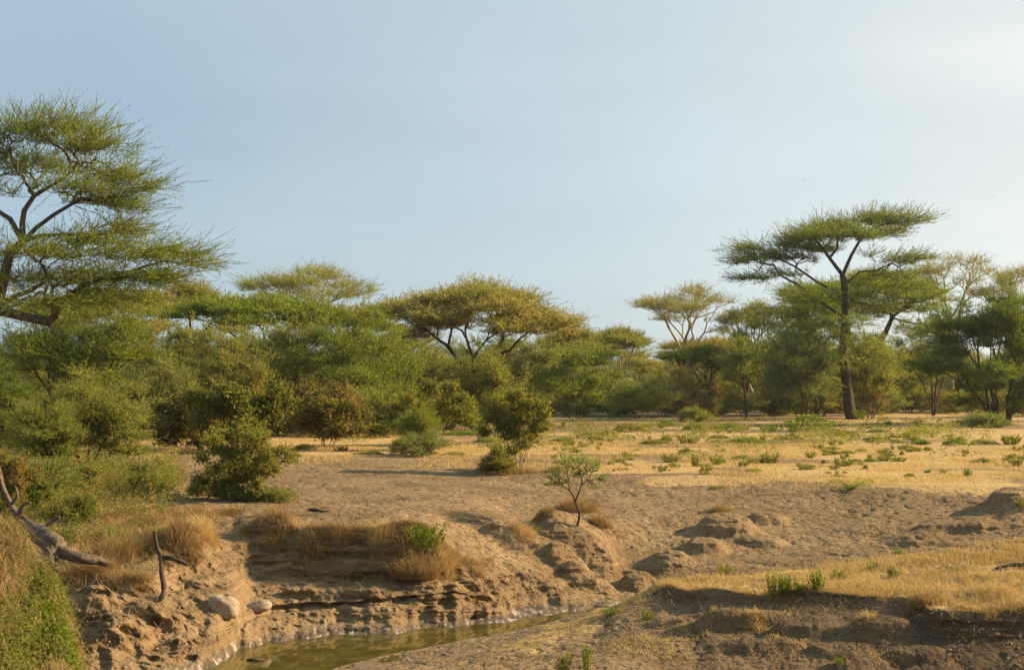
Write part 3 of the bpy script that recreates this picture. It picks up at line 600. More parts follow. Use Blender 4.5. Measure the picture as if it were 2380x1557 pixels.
# -- the two big feathery acacias, crowns laid out limb by limb
def hero_left():
    d = 50.0; pxb = -70; X0 = bx(pxb) * d; z0 = g1(pxb, d); r = np.random.default_rng(11)
    P = lambda px, py, dd=0: np.array([bx(px) * (d + dd) - X0, dd, zat(py, d + dd) - z0])
    upper = [padpx(a[0] - 12, a[1] + 26, a[2] * .9, a[3] * .8, a[4], d, X0, z0) for a in [(60, 300, 90, 26, 0), (150, 285, 90, 22, .5), (215, 330, 90, 24, -1), (60, 370, 100, 30, 1.5), (250, 390, 80, 22, 0), (320, 415, 62, 18, .8), (160, 420, 80, 26, -1.5), (230, 445, 80, 18, 1), (-60, 330, 90, 34, 0), (-140, 400, 100, 34, 1), (-20, 430, 70, 26, -1), (300, 460, 50, 12, 0)]]
    lower = [padpx(a[0] - 14, a[1] + 10, a[2] * .9, a[3] * .8, a[4], d, X0, z0) for a in [(90, 590, 110, 26, -1.5), (210, 560, 90, 26, 0), (290, 530, 80, 20, 1), (300, 590, 100, 28, -.8), (400, 585, 80, 22, .4), (470, 605, 50, 16, 0), (60, 650, 110, 28, 0), (200, 640, 100, 26, 1.5), (330, 640, 100, 20, -.6), (250, 680, 90, 18, .5), (-80, 600, 110, 40, 0), (60, 700, 80, 20, -2), (170, 695, 80, 18, -2), (300, 690, 80, 16, -1.5), (380, 640, 60, 14, 0)]]
    T1 = pad_targets(r, upper, 300); T2 = pad_targets(r, lower, 340)
    segs = []
    def path(pts, r0, r1):
        for i in range(len(pts) - 1):
            a = r0 + (r1 - r0) * i / (len(pts) - 1); b = r0 + (r1 - r0) * (i + 1) / (len(pts) - 1); segs.append((*pts[i], *pts[i + 1], a, b))
    path([np.array([0, 0, -.2]), P(-66, 1000), P(-50, 880), P(-40, 800), P(-45, 745)], .34, .28)
    path([P(-45, 745), P(-5, 700), P(8, 640), P(20, 590), P(50, 562)], .22, .15)           # main stem up to the fork
    path([P(-45, 745), P(0, 722), P(50, 735), P(110, 748), P(125, 735)], .19, .14)          # low limb
    forks = [([P(50, 562), P(48, 520), P(52, 490), P(75, 455), P(100, 440)], .12, .07), ([P(50, 562), P(20, 510), P(-10, 490)], .11, .07),
             ([P(50, 562), P(80, 530), P(120, 500), P(170, 470)], .09, .06), ([P(50, 562), P(90, 548), P(150, 545), P(215, 545)], .085, .05), ([P(100, 440), P(135, 420), P(160, 400)], .065, .05)]
    for f in forks: path(*f)
    ends1 = [forks[4][0][-1], forks[1][0][-1], forks[2][0][-1], P(75, 455)]
    def nearest(T_, E):
        E = np.array(E); lab = np.argmin(((T_[:, None] - E[None]) ** 2).sum(-1), 1)
        return [(E[i], T_[lab == i]) for i in range(len(E))]
    path([P(125, 735), P(140, 700), P(190, 665), P(250, 640)], .12, .07); path([P(125, 735), P(118, 700), P(120, 665)], .08, .05)
    path([P(-10, 715), P(30, 690), P(70, 675), P(110, 650)], .11, .06)
    ends2 = [P(215, 545), P(250, 640), P(120, 665), P(110, 650), P(8, 640)]
    for E, T_ in ((ends1, T1), (ends2, T2)):
        for s, t in nearest(T_, E):
            if len(t) > 1: segs.extend(grow(r, s, t, .05 + .010 * math.sqrt(len(t)) * .3, .008, wig=.09, arch=.04, f=.42, sub=3))
    for i in range(90):                                                            # bare dead twigs in the gaps
        b = r.integers(0, len(segs)); s = np.array(segs[b][3:6]); e = s + r.normal(size=3) * np.array([.9, .6, .5]); segs.append((*s, *e, .012, .005))
    Tt = np.concatenate([T1, T2]); cen = np.array([P(30, 700)[0], 0, P(30, 700)[2]])
    V, F, tn, V2, F2 = foliage(r, Tt, cen, 12, 1.0, 18, .075, .030, (.32, .36, .12), flat=.42, outw=.85, up=.06, twig_w=.016, dryp=.06)
    e = empty('umbrella_acacia', (X0, d, z0), 'tall feathery green acacia cut off by the picture edge, two open tiers against blue sky', 'tree')
    link('trunk', wood_mesh('trunk', segs, M['bark_brown'], .02), e); link('crown', crown_mesh('crown', V, F, tn, V2, F2, M['leaf_green'], M['twig']), e)
hero_left()
def hero_right():
    d = 134.0; pxb = 1976; X0 = bx(pxb) * d; z0 = g1(pxb, d); r = np.random.default_rng(12)
    P = lambda px, py, dd=0: np.array([bx(px) * (d + dd) - X0, dd, zat(py, d + dd) - z0])
    pads = [padpx(*a, d, X0, z0) for a in [(2030, 500, 80, 12, 0), (1950, 518, 85, 13, 2), (1880, 535, 80, 14, -2), (2105, 503, 52, 10, 0), (1985, 540, 80, 12, -3), (1850, 560, 62, 12, 1), (2060, 530, 60, 12, 3), (1910, 570, 60, 10, 2)]]
    pads = [(p[0] + r.normal() * .5, p[1] + r.normal() * .8, p[2] - .75 + r.normal() * .22, p[3] * .62, p[4] * .7, p[5] * (.6 + .5 * r.random())) for p in pads for _ in (0, 1)]
    left = [padpx(*a, d, X0, z0) for a in [(1745, 583, 48, 9, 0), (1790, 600, 60, 11, 1.5), (1740, 612, 40, 8, -1), (1860, 605, 50, 9, 2), (1760, 648, 45, 6, 0), (1830, 640, 40, 6, -2)]]
    right = [padpx(*a, d, X0, z0) for a in [(2060, 650, 60, 12, 2), (2110, 668, 50, 10, 0), (2020, 668, 40, 10, -2), (2120, 602, 40, 6, 0), (2080, 612, 40, 6, 1), (2040, 600, 25, 5, 0)]]
    low = [padpx(*a, d, X0, z0) for a in [(1900, 700, 60, 20, -2), (1960, 750, 60, 22, -3), (2010, 720, 50, 22, 2), (1900, 760, 50, 20, 2), (2000, 790, 45, 22, -3), (1940, 830, 40, 20, -3), (2040, 840, 40, 22, 0)]]
    segs = []
    def path(pts, r0, r1):
        for i in range(len(pts) - 1):
            a = r0 + (r1 - r0) * i / (len(pts) - 1); b = r0 + (r1 - r0) * (i + 1) / (len(pts) - 1); segs.append((*pts[i], *pts[i + 1], a, b))
    path([np.array([.15, 0, -.3]), P(1972, 940), P(1966, 880), P(1960, 820), P(1964, 760), P(1967, 700), P(1963, 655), P(1960, 640)], .56, .27)
    path([P(1960, 640), P(1930, 600), P(1905, 565), P(1880, 545)], .19, .09); path([P(1930, 600), P(1948, 578), P(1950, 545)], .12, .08)
    path([P(1960, 640), P(1980, 595), P(2000, 560), P(2035, 530)], .19, .09); path([P(2000, 560), P(1990, 535)], .12, .1)
    path([P(1963, 690), P(1900, 655), P(1850, 620), P(1810, 600)], .14, .07); path([P(1965, 740), P(1890, 690), P(1860, 665), P(1815, 640), P(1800, 615)], .14, .07)
    path([P(1967, 660), P(2000, 632), P(2040, 628), P(2075, 612)], .11, .06)
    def near_grow(T_, E, R0=.10):
        E = np.array(E); lab = np.argmin(((T_[:, None] - E[None]) ** 2).sum(-1), 1)
        for i in range(len(E)):
            t = T_[lab == i]
            if len(t) > 1: segs.extend(grow(r, E[i], t, R0, .018, wig=.07, arch=.05, f=.42))
    T1 = pad_targets(r, pads, 300); T2 = pad_targets(r, left, 110); T3 = pad_targets(r, right, 110); T4 = pad_targets(r, low, 170)
    near_grow(T1, [P(1880, 545), P(1950, 545), P(2035, 530), P(1990, 535)], .13); near_grow(T2, [P(1810, 600), P(1800, 615), P(1850, 620)]); near_grow(T3, [P(2075, 612)], .08)
    near_grow(T4, [P(1964, 760), P(1963, 690)])
    Tt = np.concatenate([T1, T2, T3, T4]); cen = np.array([0, 0, P(1960, 720)[2]])
    V, F, tn, V2, F2 = foliage(r, Tt, cen, 10, 1.4, 10, .20, .06, (.7, .8, .24), flat=.34, outw=1.0, up=.05, twig_w=.03, dryp=.03)
    e = empty('umbrella_acacia', (X0, d, z0), 'tallest flat-topped green acacia with a dark straight trunk, standing high above the woodland', 'tree')
    link('trunk', wood_mesh('trunk', segs, M['bark_dark'], .05), e); link('crown', crown_mesh('crown', V, F, tn, V2, F2, M['leaf_green'], M['twig']), e)
hero_right()

# -- the woodland.  name, label, px, d, top, half width, kind, leaf, bark, options
U, FV, RN, VS, LF = 'umbrella', 'fever', 'round', 'vase', 'leafy'
TREES = [
 ('umbrella_acacia', 'wide golden brown umbrella acacia with a dark forked trunk in the middle of the treeline', 1092, 112, 674, 232, U, 'leaf_tan', 'bark_dark', dict(nmul=3.6, thick=.42, fork=.26, dry=.10, tint0=.08, twig='twig_tan', trunk=.30, density=1.1, Rd=6.5, bend=-.02)),
 ('umbrella_acacia', 'broad flat bright green umbrella crown spreading above the bushes, below the pale fever tree', 585, 104, 703, 215, U, 'leaf_green', 'bark_dark', dict(nmul=1.9, thick=.20, dry=.03, density=1.2, Rd=6)),
 ('umbrella_acacia', 'rusty tan umbrella crown beside the flat green crown, under the fever tree', 800, 118, 728, 110, U, 'leaf_tan', 'bark_dark', dict(nmul=1.1, thick=.2, twig='twig_tan', dry=.4)),
 ('umbrella_acacia', 'dull olive and rust umbrella acacia rising behind the feathery tree at the picture edge', 420, 128, 672, 140, U, 'leaf_tan', 'bark_dark', dict(nmul=1.4, thick=.3, dry=.25, twig='twig_tan')),
 ('umbrella_acacia', 'brownish umbrella crown tucked behind the lower tier of the feathery tree', 220, 120, 690, 170, U, 'leaf_tan', 'bark_dark', dict(nmul=1.4, thick=.3, dry=.35)),
 ('fever_tree', 'pale-limbed fever tree with thin olive sprays above the flat green crown', 715, 152, 622, 180, FV, 'leaf_olive', 'bark_pale', dict(nmul=2.2, thick=.32, fork=.42, twig='twig_tan', trunk=.3, density=1.0)),
 ('fever_tree', 'tall bare-legged fever tree with several yellow stems against the open sky', 1590, 168, 668, 150, FV, 'leaf_tan', 'bark_pale', dict(nmul=2.2, thick=.42, fork=.20, twig='twig_tan', trunk=.34, density=.75)),
 ('fever_tree', 'olive fever tree leaning beside the tall bare-legged one, over the thicket', 1745, 165, 708, 85, FV, 'leaf_olive', 'bark_pale', dict(nmul=1.3, thick=.5, fork=.25, twig='twig_tan', trunk=.28)),
 ('fever_tree', 'slender fever tree with layered sprays behind the tallest acacia, pale stems showing below', 2215, 170, 590, 125, FV, 'leaf_tan', 'bark_pale', dict(nmul=1.3, thick=.32, fork=.3, twig='twig_tan', trunk=.34, density=.8)),
 ('fever_tree', 'fever tree with tan sprays reaching over the big thorn tree, cut by the picture edge', 2368, 172, 618, 95, FV, 'leaf_tan', 'bark_pale', dict(nmul=1.1, thick=.35, fork=.3, twig='twig_tan', trunk=.3)),
 ('umbrella_acacia', 'big domed dark green acacia crown with twisted limbs behind the tallest trunk', 2010, 158, 640, 232, U, 'leaf_green', 'bark_dark', dict(nmul=3.2, thick=.46, fork=.3, density=1.4, Rd=8, trunk=.55)),
 ('umbrella_acacia', 'small neat green umbrella tree with a dark Y-shaped trunk on the plain edge', 1655, 150, 818, 92, U, 'leaf_deep', 'bark_dark', dict(nmul=1.1, thick=.24, fork=.45, lean=(-1.6, 0), density=1.2, trunk=.32)),
 ('umbrella_acacia', 'dusty tan umbrella crown just above the small green umbrella tree', 1650, 172, 793, 130, U, 'leaf_tan', 'bark_brown', dict(nmul=1.2, thick=.2, twig='twig_tan', dry=.5)),
 ('umbrella_acacia', 'olive flat-topped tree with pale slanting stems beside the open sky gap', 1432, 160, 772, 72, U, 'leaf_olive', 'bark_pale', dict(nmul=1.2, thick=.3, fork=.3, twig='twig_tan', stems=3, trunk=.22, dry=.2)),
 ('umbrella_acacia', 'olive umbrella tree between the golden acacia and the sky gap', 1330, 150, 776, 88, U, 'leaf_olive', 'bark_pale', dict(nmul=1.4, thick=.4, twig='twig_tan', trunk=.2, dry=.3)),
 ('thorn_tree', 'lush green spreading thorn tree under the low bent limb of the feathery acacia', 175, 78, 722, 185, VS, 'leaf_green', 'bark_dark', dict(nmul=2.2, thick=.62, density=1.1, dry=.04, stems=3, trunk=.20, smul=.8, Rd=3)),
 ('thorn_tree', 'rounded olive green thorn tree between the flat crown and the dark shrubs', 440, 92, 770, 130, RN, 'leaf_olive', 'bark_brown', dict(nmul=1.6, thick=.8, dry=.1, smul=.85)),
 ('thorn_tree', 'thorn tree with a thin dark trunk forking above the glossy shrub', 665, 96, 768, 130, VS, 'leaf_olive', 'bark_dark', dict(nmul=1.7, thick=.68, fork=.2, stems=1, dry=.06, smul=.85, trunk=.15)),
 ('thorn_tree', 'full rounded green thorn tree on the edge of the golden acacia', 838, 94, 748, 140, RN, 'leaf_green', 'bark_brown', dict(nmul=2.0, thick=.85, dry=.05, smul=.85)),
 ('thorn_tree', 'grey green vase-shaped thorn tree with many dark stems right of the golden trunk', 1172, 118, 792, 95, VS, 'leaf_grey', 'bark_dark', dict(nmul=1.6, thick=.70, stems=5, dry=.04)),
 ('thorn_tree', 'broad low green thorn tree with crooked stems in front of the olive umbrella', 1335, 124, 832, 110, VS, 'leaf_green', 'bark_dark', dict(nmul=1.6, thick=.72, stems=4, dry=.04)),
 ('thorn_tree', 'small dull green thorn tree with a forked stem near the pale slanting stems', 1480, 134, 898, 75, VS, 'leaf_olive', 'bark_dark', dict(nmul=1.0, thick=.7, stems=2)),
 ('thorn_tree', 'slim light olive thorn tree next to the dark Y-shaped trunk', 1728, 140, 802, 55, VS, 'leaf_olive', 'bark_brown', dict(nmul=1.0, thick=.62, stems=1, fork=.35, trunk=.16)),
 ('thorn_tree', 'round grey green thorn bush with slanting stems before the domed crown', 1858, 132, 792, 105, RN, 'leaf_grey', 'bark_dark', dict(nmul=2.0, thick=.80, stems=5, density=1.1)),
 ('thorn_tree', 'olive thorn tree filling the space right behind the tallest trunk', 2022, 140, 800, 82, VS, 'leaf_olive', 'bark_brown', dict(nmul=1.4, thick=.72, stems=5)),
 ('thorn_tree', 'huge dense dark green thorn tree with a leaning black stem by the picture edge', 2322, 116, 694, 172, RN, 'leaf_deep', 'bark_dark', dict(nmul=3.6, thick=.92, stems=5, density=1.7, trunk=.34)),
 ('thorn_tree', 'green thorn tree partly behind the big dense one, over the pale slanting fever stems', 2170, 150, 760, 70, VS, 'leaf_green', 'bark_dark', dict(nmul=1.2, thick=.6, stems=2)),
 ('thorn_tree', 'olive thorn tree under the domed crown, left of the round grey green bush', 1800, 150, 735, 85, VS, 'leaf_olive', 'bark_brown', dict(nmul=1.4, thick=.65, stems=3)),
 ('thorn_tree', 'dense green thorn tree at the foot of the domed crown beside the tallest trunk', 1905, 146, 700, 95, RN, 'leaf_deep', 'bark_dark', dict(nmul=1.6, thick=.6, stems=3)),
 ('thorn_tree', 'sparse fine thorn tree in front of the lush spreading tree, twin dark stems', 205, 47.5, 905, 165, VS, 'leaf_olive', 'bark_dark', dict(nmul=2.6, thick=.74, stems=3, density=1.3, smul=.42, trunk=.10, Rd=1.6)),
 ('thorn_tree', 'wispy thorn sapling with one dark stem standing in the tall green weeds', 110, 44.5, 950, 95, VS, 'leaf_olive', 'bark_dark', dict(nmul=1.5, thick=.72, stems=1, fork=.2, density=1.1, smul=.38, trunk=.06)),
 ('thorn_tree', 'pale dry thorn bush between the olive tree and the lush spreading tree', 395, 84, 850, 85, RN, 'leaf_grey', 'bark_brown', dict(nmul=1.2, thick=.9, dry=.2, smul=.7)),
 ('thorn_tree', 'tan and green thorn tree behind the glossy shrub', 540, 88, 800, 95, RN, 'leaf_olive', 'bark_brown', dict(nmul=1.3, thick=.85, dry=.3, smul=.8)),
 ('thorn_tree', 'bright green thorn bush below the golden acacia on its shaded side', 905, 100, 800, 80, RN, 'leaf_green', 'bark_dark', dict(nmul=1.3, thick=.85, smul=.85)),
 ('thorn_tree', 'twiggy half bare thorn tree below the golden acacia, in front of its trunk', 968, 106, 830, 70, VS, 'leaf_tan', 'bark_brown', dict(nmul=.9, thick=.6, stems=2, density=.7)),
 ('thorn_tree', 'dark leafy thorn tree at the picture edge behind the wispy sapling', 10, 64, 880, 95, RN, 'leaf_deep', 'bark_dark', dict(nmul=1.5, thick=.92, smul=.6)),
 ('thorn_tree', 'small shaded thorn tree under the slanting pale stems, right of the gap in the wood', 2120, 165, 860, 60, VS, 'leaf_olive', 'bark_dark', dict(nmul=1.0, thick=.7, stems=2)),
 # shrubs
 ('leafy_shrub', 'dark round shrub with tan highlights left of the glossy shrub', 425, 70, 925, 68, LF, 'leaf_brown', 'bark_dark', dict(nmul=1.5, density=1.2)),
 ('leafy_shrub', 'dark shrub with large glossy leaves catching the sun', 560, 68, 908, 98, LF, 'leaf_dark', 'bark_dark', dict(nmul=2.1, density=1.2, smul=1.15)),
 ('leafy_shrub', 'brown stemmed dry shrub with rusty leaves beside the glossy shrub', 762, 71, 920, 88, LF, 'leaf_brown', 'bark_brown', dict(nmul=2.0, dry=.2, stems=7, thick=.75)),
 ('leafy_shrub', 'dark dome-shaped shrub in front of the golden acacia trunk', 1012, 76, 898, 82, LF, 'leaf_dark', 'bark_dark', dict(nmul=2.1, density=1.2, thick=.8)),
 ('leafy_shrub', 'lone fan-shaped shrub casting a long shadow over the bare soil', 1205, 54.2, 935, 70, LF, 'leaf_dark', 'bark_brown', dict(nmul=2.1, density=1.2, thick=.66, fork=.2, stems=7, smul=.72, tint0=.12)),
 ('leafy_shrub', 'spreading dark shrub with green grass at its foot on the bank top', 572, 40.2, 1000, 98, LF, 'leaf_dark', 'bark_dark', dict(nmul=2.6, density=1.25, thick=.86, stems=6, smul=.56, tint0=.1, Rd=1.1)),
 ('leafy_shrub', 'low dark bush hugging the foot of the fan-shaped shrub', 1150, 53.0, 1068, 40, RN, 'leaf_dark', 'bark_brown', dict(nmul=.6, thick=.97, smul=.36, stems=7, dry=.2)),
 ('thorn_bush', 'small airy green thorn bush before the dome-shaped shrub', 972, 70, 962, 55, VS, 'leaf_green', 'bark_dark', dict(nmul=.9, thick=.75, smul=.45)),
 ('thorn_bush', 'low dry grey bush on the straw below the dome-shaped shrub', 985, 64.5, 1012, 55, RN, 'leaf_grey', 'bark_brown', dict(nmul=.9, thick=.95, smul=.35, dry=.2)),
 ('thorn_bush', 'green and tan low bush left of the low dry grey bush', 935, 66, 1025, 38, RN, 'leaf_olive', 'bark_brown', dict(nmul=.6, thick=.95, smul=.32, dry=.3)),
 ('leafy_shrub', 'deep shaded shrub at the picture edge behind the weeds', 20, 66, 930, 80, LF, 'leaf_dark', 'bark_dark', dict(nmul=1.4)),
 ('leafy_shrub', 'yellow-leaved shrub behind the fallen log, at the picture edge', 18, 36.5, 1060, 62, LF, 'leaf_brown', 'bark_brown', dict(nmul=1.5, smul=.42, dry=.12, tint0=.1)),
 ('thorn_bush', 'dense low green bush below the twin dark stems', 215, 43.5, 1090, 95, RN, 'leaf_green', 'bark_dark', dict(nmul=1.6, thick=.96, smul=.34, Rd=1)),
 ('leafy_shrub', 'dark leafy bush in the tall weeds right behind the fallen log', 75, 38.0, 1120, 42, LF, 'leaf_deep', 'bark_dark', dict(nmul=1.0, thick=.96, smul=.45, density=.9)),
 ('leafy_shrub', 'small dark bush at the front of the tall weeds, above the wide rust-coloured grass', 190, 36.6, 1160, 40, LF, 'leaf_dark', 'bark_dark', dict(nmul=.9, thick=.96, smul=.42, density=.9)),
 ('leafy_shrub', 'dark tangle of leaves between the weeds and the bare soil', 335, 41.5, 1115, 42, LF, 'leaf_dark', 'bark_brown', dict(nmul=.9, thick=.96, smul=.45, density=.9, dry=.15)),
 ('thorn_bush', 'grey green low bush beside the dense low green bush', 110, 41.5, 1085, 70, RN, 'leaf_grey', 'bark_brown', dict(nmul=1.2, thick=.96, smul=.34)),
 ('thorn_bush', 'greyish dry bush with dead twigs under the twin stems by the bare soil', 320, 45, 1080, 50, RN, 'leaf_grey', 'bark_brown', dict(nmul=.9, thick=.95, smul=.34, dry=.2)),
 ('thorn_bush', 'feathery pale bush left of the Y-shaped trunk', 1612, 124, 955, 34, RN, 'leaf_olive', 'bark_brown', dict(nmul=.5, thick=.95, smul=.6)),
 ('thorn_bush', 'brown leafless-looking bush under the small green umbrella crown', 1590, 142, 860, 58, VS, 'leaf_tan', 'bark_dark', dict(nmul=.8, thick=.8, density=.6, dry=.6)),
 ('thorn_tree', 'small olive thorn tree half covering the forked trunk of the golden acacia', 1120, 104, 838, 62, VS, 'leaf_olive', 'bark_dark', dict(nmul=1.0, thick=.72, stems=3, dry=.1)),
 ('thorn_bush', 'low green bush at the foot of the golden acacia', 1075, 100, 945, 45, RN, 'leaf_green', 'bark_dark', dict(nmul=.7, thick=.95, smul=.7)),
 ('thorn_sapling', 'wispy little thorn tree with two thin stems on top of the grassy mound', 1340, 39.0, 1060, 78, U, 'leaf_grey', 'bark_dark', dict(nmul=.8, thick=.66, fork=.34, smul=.26, trunk=.035, bend=.05)),
 ('thorn_bush', 'grey thorny bush under the big dense thorn tree', 2290, 108, 968, 55, RN, 'leaf_grey', 'bark_brown', dict(nmul=.7, thick=.95, smul=.6)),
]
for i, (nm, lab, px, d, top, hw, kind, leaf, bark, kw) in enumerate(TREES):
    cat = {'umbrella_acacia': 'tree', 'fever_tree': 'tree', 'thorn_tree': 'tree', 'leafy_shrub': 'shrub', 'thorn_bush': 'bush', 'thorn_sapling': 'small tree'}[nm]
    tree(nm, lab, cat, px, d, top, hw, kind, leaf, bark, 100 + i, **kw)

# background thicket: copies of four bushes, each its own thing
def thicket():
    r = np.random.default_rng(5); protos = []
    for k, (lf, kd) in enumerate([('leaf_olive', RN), ('leaf_grey', RN), ('leaf_deep', VS), ('leaf_tan', RN)]):
        protos.append(build_tree(r, kd, 7.0, 5.0, M[lf], M['bark_brown'], M['twig'], nmul=1.1, thick=.93, smul=1.3, dry=.1))
    labs = ['hazy olive thorn bush far back in the thicket under the treeline', 'hazy grey green thorn bush far back in the thicket under the treeline', 'hazy dark green thorn bush far back in the thicket under the treeline', 'hazy straw-coloured thorn bush far back in the thicket under the treeline']
    for i in range(66):
        px = -60 + i * 38 + r.normal() * 14; d = 185 + r.random() * 90; k = int(r.choice(4, p=[.4, .27, .2, .13]))
        w, c = protos[k]; sc = .75 + .55 * r.random()
        put_tree('distant_bush', labs[k], 'bush', w, c, bx(px) * d, d, g1(px, d) - .1, r.random() * 6.28, sc, group=['olive', 'grey green', 'dark green', 'straw-coloured'][k] + ' bushes far back in the thicket')
thicket()

def woods():
    r = np.random.default_rng(8); protos = []
    for lf, kd, bk in [('leaf_olive', VS, 'bark_brown'), ('leaf_green', RN, 'bark_dark'), ('leaf_grey', VS, 'bark_dark'), ('leaf_tan', U, 'bark_pale'), ('leaf_olive', U, 'bark_pale')]:
        protos.append(build_tree(r, kd, 9.0, 5.6, M[lf], M[bk], M['twig'], nmul=1.3, thick=.35 if kd == U else .88, smul=1.1, dry=.12, stems=3))
    kinds = ['olive vase-shaped', 'round green', 'grey green vase-shaped', 'tan flat-topped', 'olive flat-topped']
    def one(px, d, top, k, where):
        z = g1(px, d); H = zat(top, d) - z; w, c = protos[k]
        put_tree('woodland_tree', kinds[k] + ' tree in the wood ' + where, 'tree', w, c, bx(px) * d, d, z, r.random() * 6.28, H / 9.0, group=kinds[k] + ' trees ' + where)
    for i in range(30):
        px = -80 + i * 38 + r.normal() * 9
        one(px, 112 + r.random() * 42, 790 + r.random() * 75, int(r.choice(5, p=[.34, .26, .2, .08, .12])), 'behind the dark shrubs')
    for i in range(30):
        px = 1060 + i * 47 + r.normal() * 10
        one(px, 168 + r.random() * 40, 835 + r.random() * 50 - (30 if px > 1700 else 0), int(r.choice(5, p=[.34, .16, .2, .12, .18])), 'beyond the open straw plain')
woods()
def scrub():
    r = np.random.default_rng(18); protos = []
    for lf in ('leaf_olive', 'leaf_brown', 'leaf_grey', 'leaf_deep'):
        protos.append(build_tree(r, RN, 2.6, 2.1, M[lf], M['bark_dark'], M['twig'], nmul=.7, thick=.97, smul=.75, dry=.15))
    col = ['olive', 'brownish', 'grey green', 'dark green']
    for i in range(78):
        left = i < 26; px = (-60 + i * 42 if left else 1040 + (i - 26) * 27) + r.normal() * 12; d = (84 + r.random() * 28) if left else (142 + r.random() * 34); k = int(r.choice(4, p=[.36, .26, .2, .18]))
        w, c = protos[k]; wh = 'under the trees behind the dark shrubs' if left else 'under the trees along the far edge of the plain'
        put_tree('scrub_bush', 'low ' + col[k] + ' scrub bush ' + wh, 'bush', w, c, bx(px) * d, d, g1(px, d) - .05, r.random() * 6.28, .7 + .7 * r.random(), group='low ' + col[k] + ' scrub ' + wh)
scrub()

# ------------------------------------------------------------------ grass, weeds, creeper
def blades(r, X, Y, Z, h, w, lean=.35, droop=None):
    """curved grass blades, two quads each (as one 4-corner blade plus tip)"""
    n_ = len(X); h = h * (0.5 + r.random(n_)); az = r.random(n_) * 2 * math.pi; ln = lean * (0.3 + r.random(n_))
    d1 = np.stack([np.cos(az) * ln, np.sin(az) * ln, np.ones(n_)], -1); d1 = unit(d1)
    d2 = np.stack([np.cos(az) * ln * 2.6, np.sin(az) * ln * 2.6, np.ones(n_) * .75], -1)
    if droop is not None: d2 = d2 + droop
    d2 = unit(d2)
    sa = r.random(n_) * 2 * math.pi; s = np.stack([np.cos(sa), np.sin(sa), np.zeros(n_)], -1) * (w * (0.6 + .8 * r.random(n_)))[:, None] / 2
    p0 = np.stack([X, Y, Z - .01], -1); p1 = p0 + d1 * h[:, None] * .5; p2 = p1 + d2 * h[:, None] * .5
    V = np.stack([p0 - s, p0 + s, p1 + s * .8, p1 - s * .8, p2 + s * .15, p2 - s * .15], 1).reshape(-1, 3)
    b = np.arange(n_)[:, None] * 6; F = np.concatenate([b + np.array([[0, 1, 2, 3]]), b + np.array([[3, 2, 4, 5]])])
    tn = np.repeat(np.clip(r.normal(.4, .25, n_), 0, 1), 6)
    return V, F, tn
def merge(parts):
    V = []; F = []; T_ = []; o = 0
    for v, f, t in parts: V.append(v); F.append(f + o); T_.append(t); o += len(v)
    return np.concatenate(V), np.concatenate(F), np.concatenate(T_)
def region(r, n_, t0, t1, px0, px1, fn=None):
    """random points of the terrain grid in a band of semantic rows"""
    i0 = np.searchsorted(GT, t0); i1 = np.searchsorted(GT, t1); j0 = np.searchsorted(cols, px0); j1 = np.searchsorted(cols, px1)
    ar = GD[i0:i1 - 1, j0:j1 - 1] * 0 + np.linalg.norm(np.stack([GX[i0 + 1:i1, j0:j1 - 1] - GX[i0:i1 - 1, j0:j1 - 1], GY[i0 + 1:i1, j0:j1 - 1] - GY[i0:i1 - 1, j0:j1 - 1], GZ[i0 + 1:i1, j0:j1 - 1] - GZ[i0:i1 - 1, j0:j1 - 1]]), axis=0) * GD[i0:i1 - 1, j0:j1 - 1]
    ar = ar * (fn(GX[i0:i1 - 1, j0:j1 - 1], GY[i0:i1 - 1, j0:j1 - 1], GT[i0:i1 - 1, None] + 0 * ar, PXG[i0:i1 - 1, j0:j1 - 1]) if fn else 1)
    p = ar.ravel() / ar.sum(); k = r.choice(len(p), n_, p=p); i = i0 + k // ar.shape[1]; j = j0 + k % ar.shape[1]
    u = r.random(n_); v = r.random(n_)
    f = lambda A_: A_[i, j] * (1 - u) * (1 - v) + A_[i + 1, j] * u * (1 - v) + A_[i, j + 1] * (1 - u) * v + A_[i + 1, j + 1] * u * v
    return f(GX), f(GY), f(GZ)
def patch(X, Y, sc, lo, hi, s): return sstep(lo, hi, fbm(X * sc, Y * sc, X * 0, 3, s))
def stuff(name, parts, m): 
    V, F, t = merge(parts); return tag(link(name, make_mesh(name, V, F, False, [m], attrs={'tint': t})), kind='stuff')
rg_ = np.random.default_rng(77)
# straw on the near bank top, hanging over its rim
X, Y, Z = region(rg_, 80000, 10.95, 12.02, 1440, 2950, lambda x, y, t, p: .06 + patch(x, y, 1.2, -.10, .3, 7))
pa = [blades(rg_, X, Y, Z, .065, .012, .7)]
X, Y, Z = region(rg_, 8000, 10.95, 12.1, 1440, 2460, lambda x, y, t, p: patch(x, y, 2.3, .05, .3, 47)); pa.append(blades(rg_, X, Y, Z, .17, .010, .9))
X, Y, Z = region(rg_, 1500, 10.95, 12.1, 1440, 2460); pa.append(blades(rg_, X, Y, Z, .30, .007, .5))
X, Y, Z = region(rg_, 5000, 11.8, 12.35, 1480, 2460, lambda x, y, t, p: patch(x, y, 1.4, -.1, .35, 8)); pa.append(blades(rg_, X, Y, Z, .16, .010, .7, np.array([0, -.5, -.5])))
X, Y, Z = region(rg_, 4500, 10.98, 12.05, 1900, 2460, lambda x, y, t, p: patch(x, y, .7, -.1, .3, 9)); pa.append(blades(rg_, X, Y, Z, .20, .010, .5))
stuff('dry_grass', pa, M['straw'])
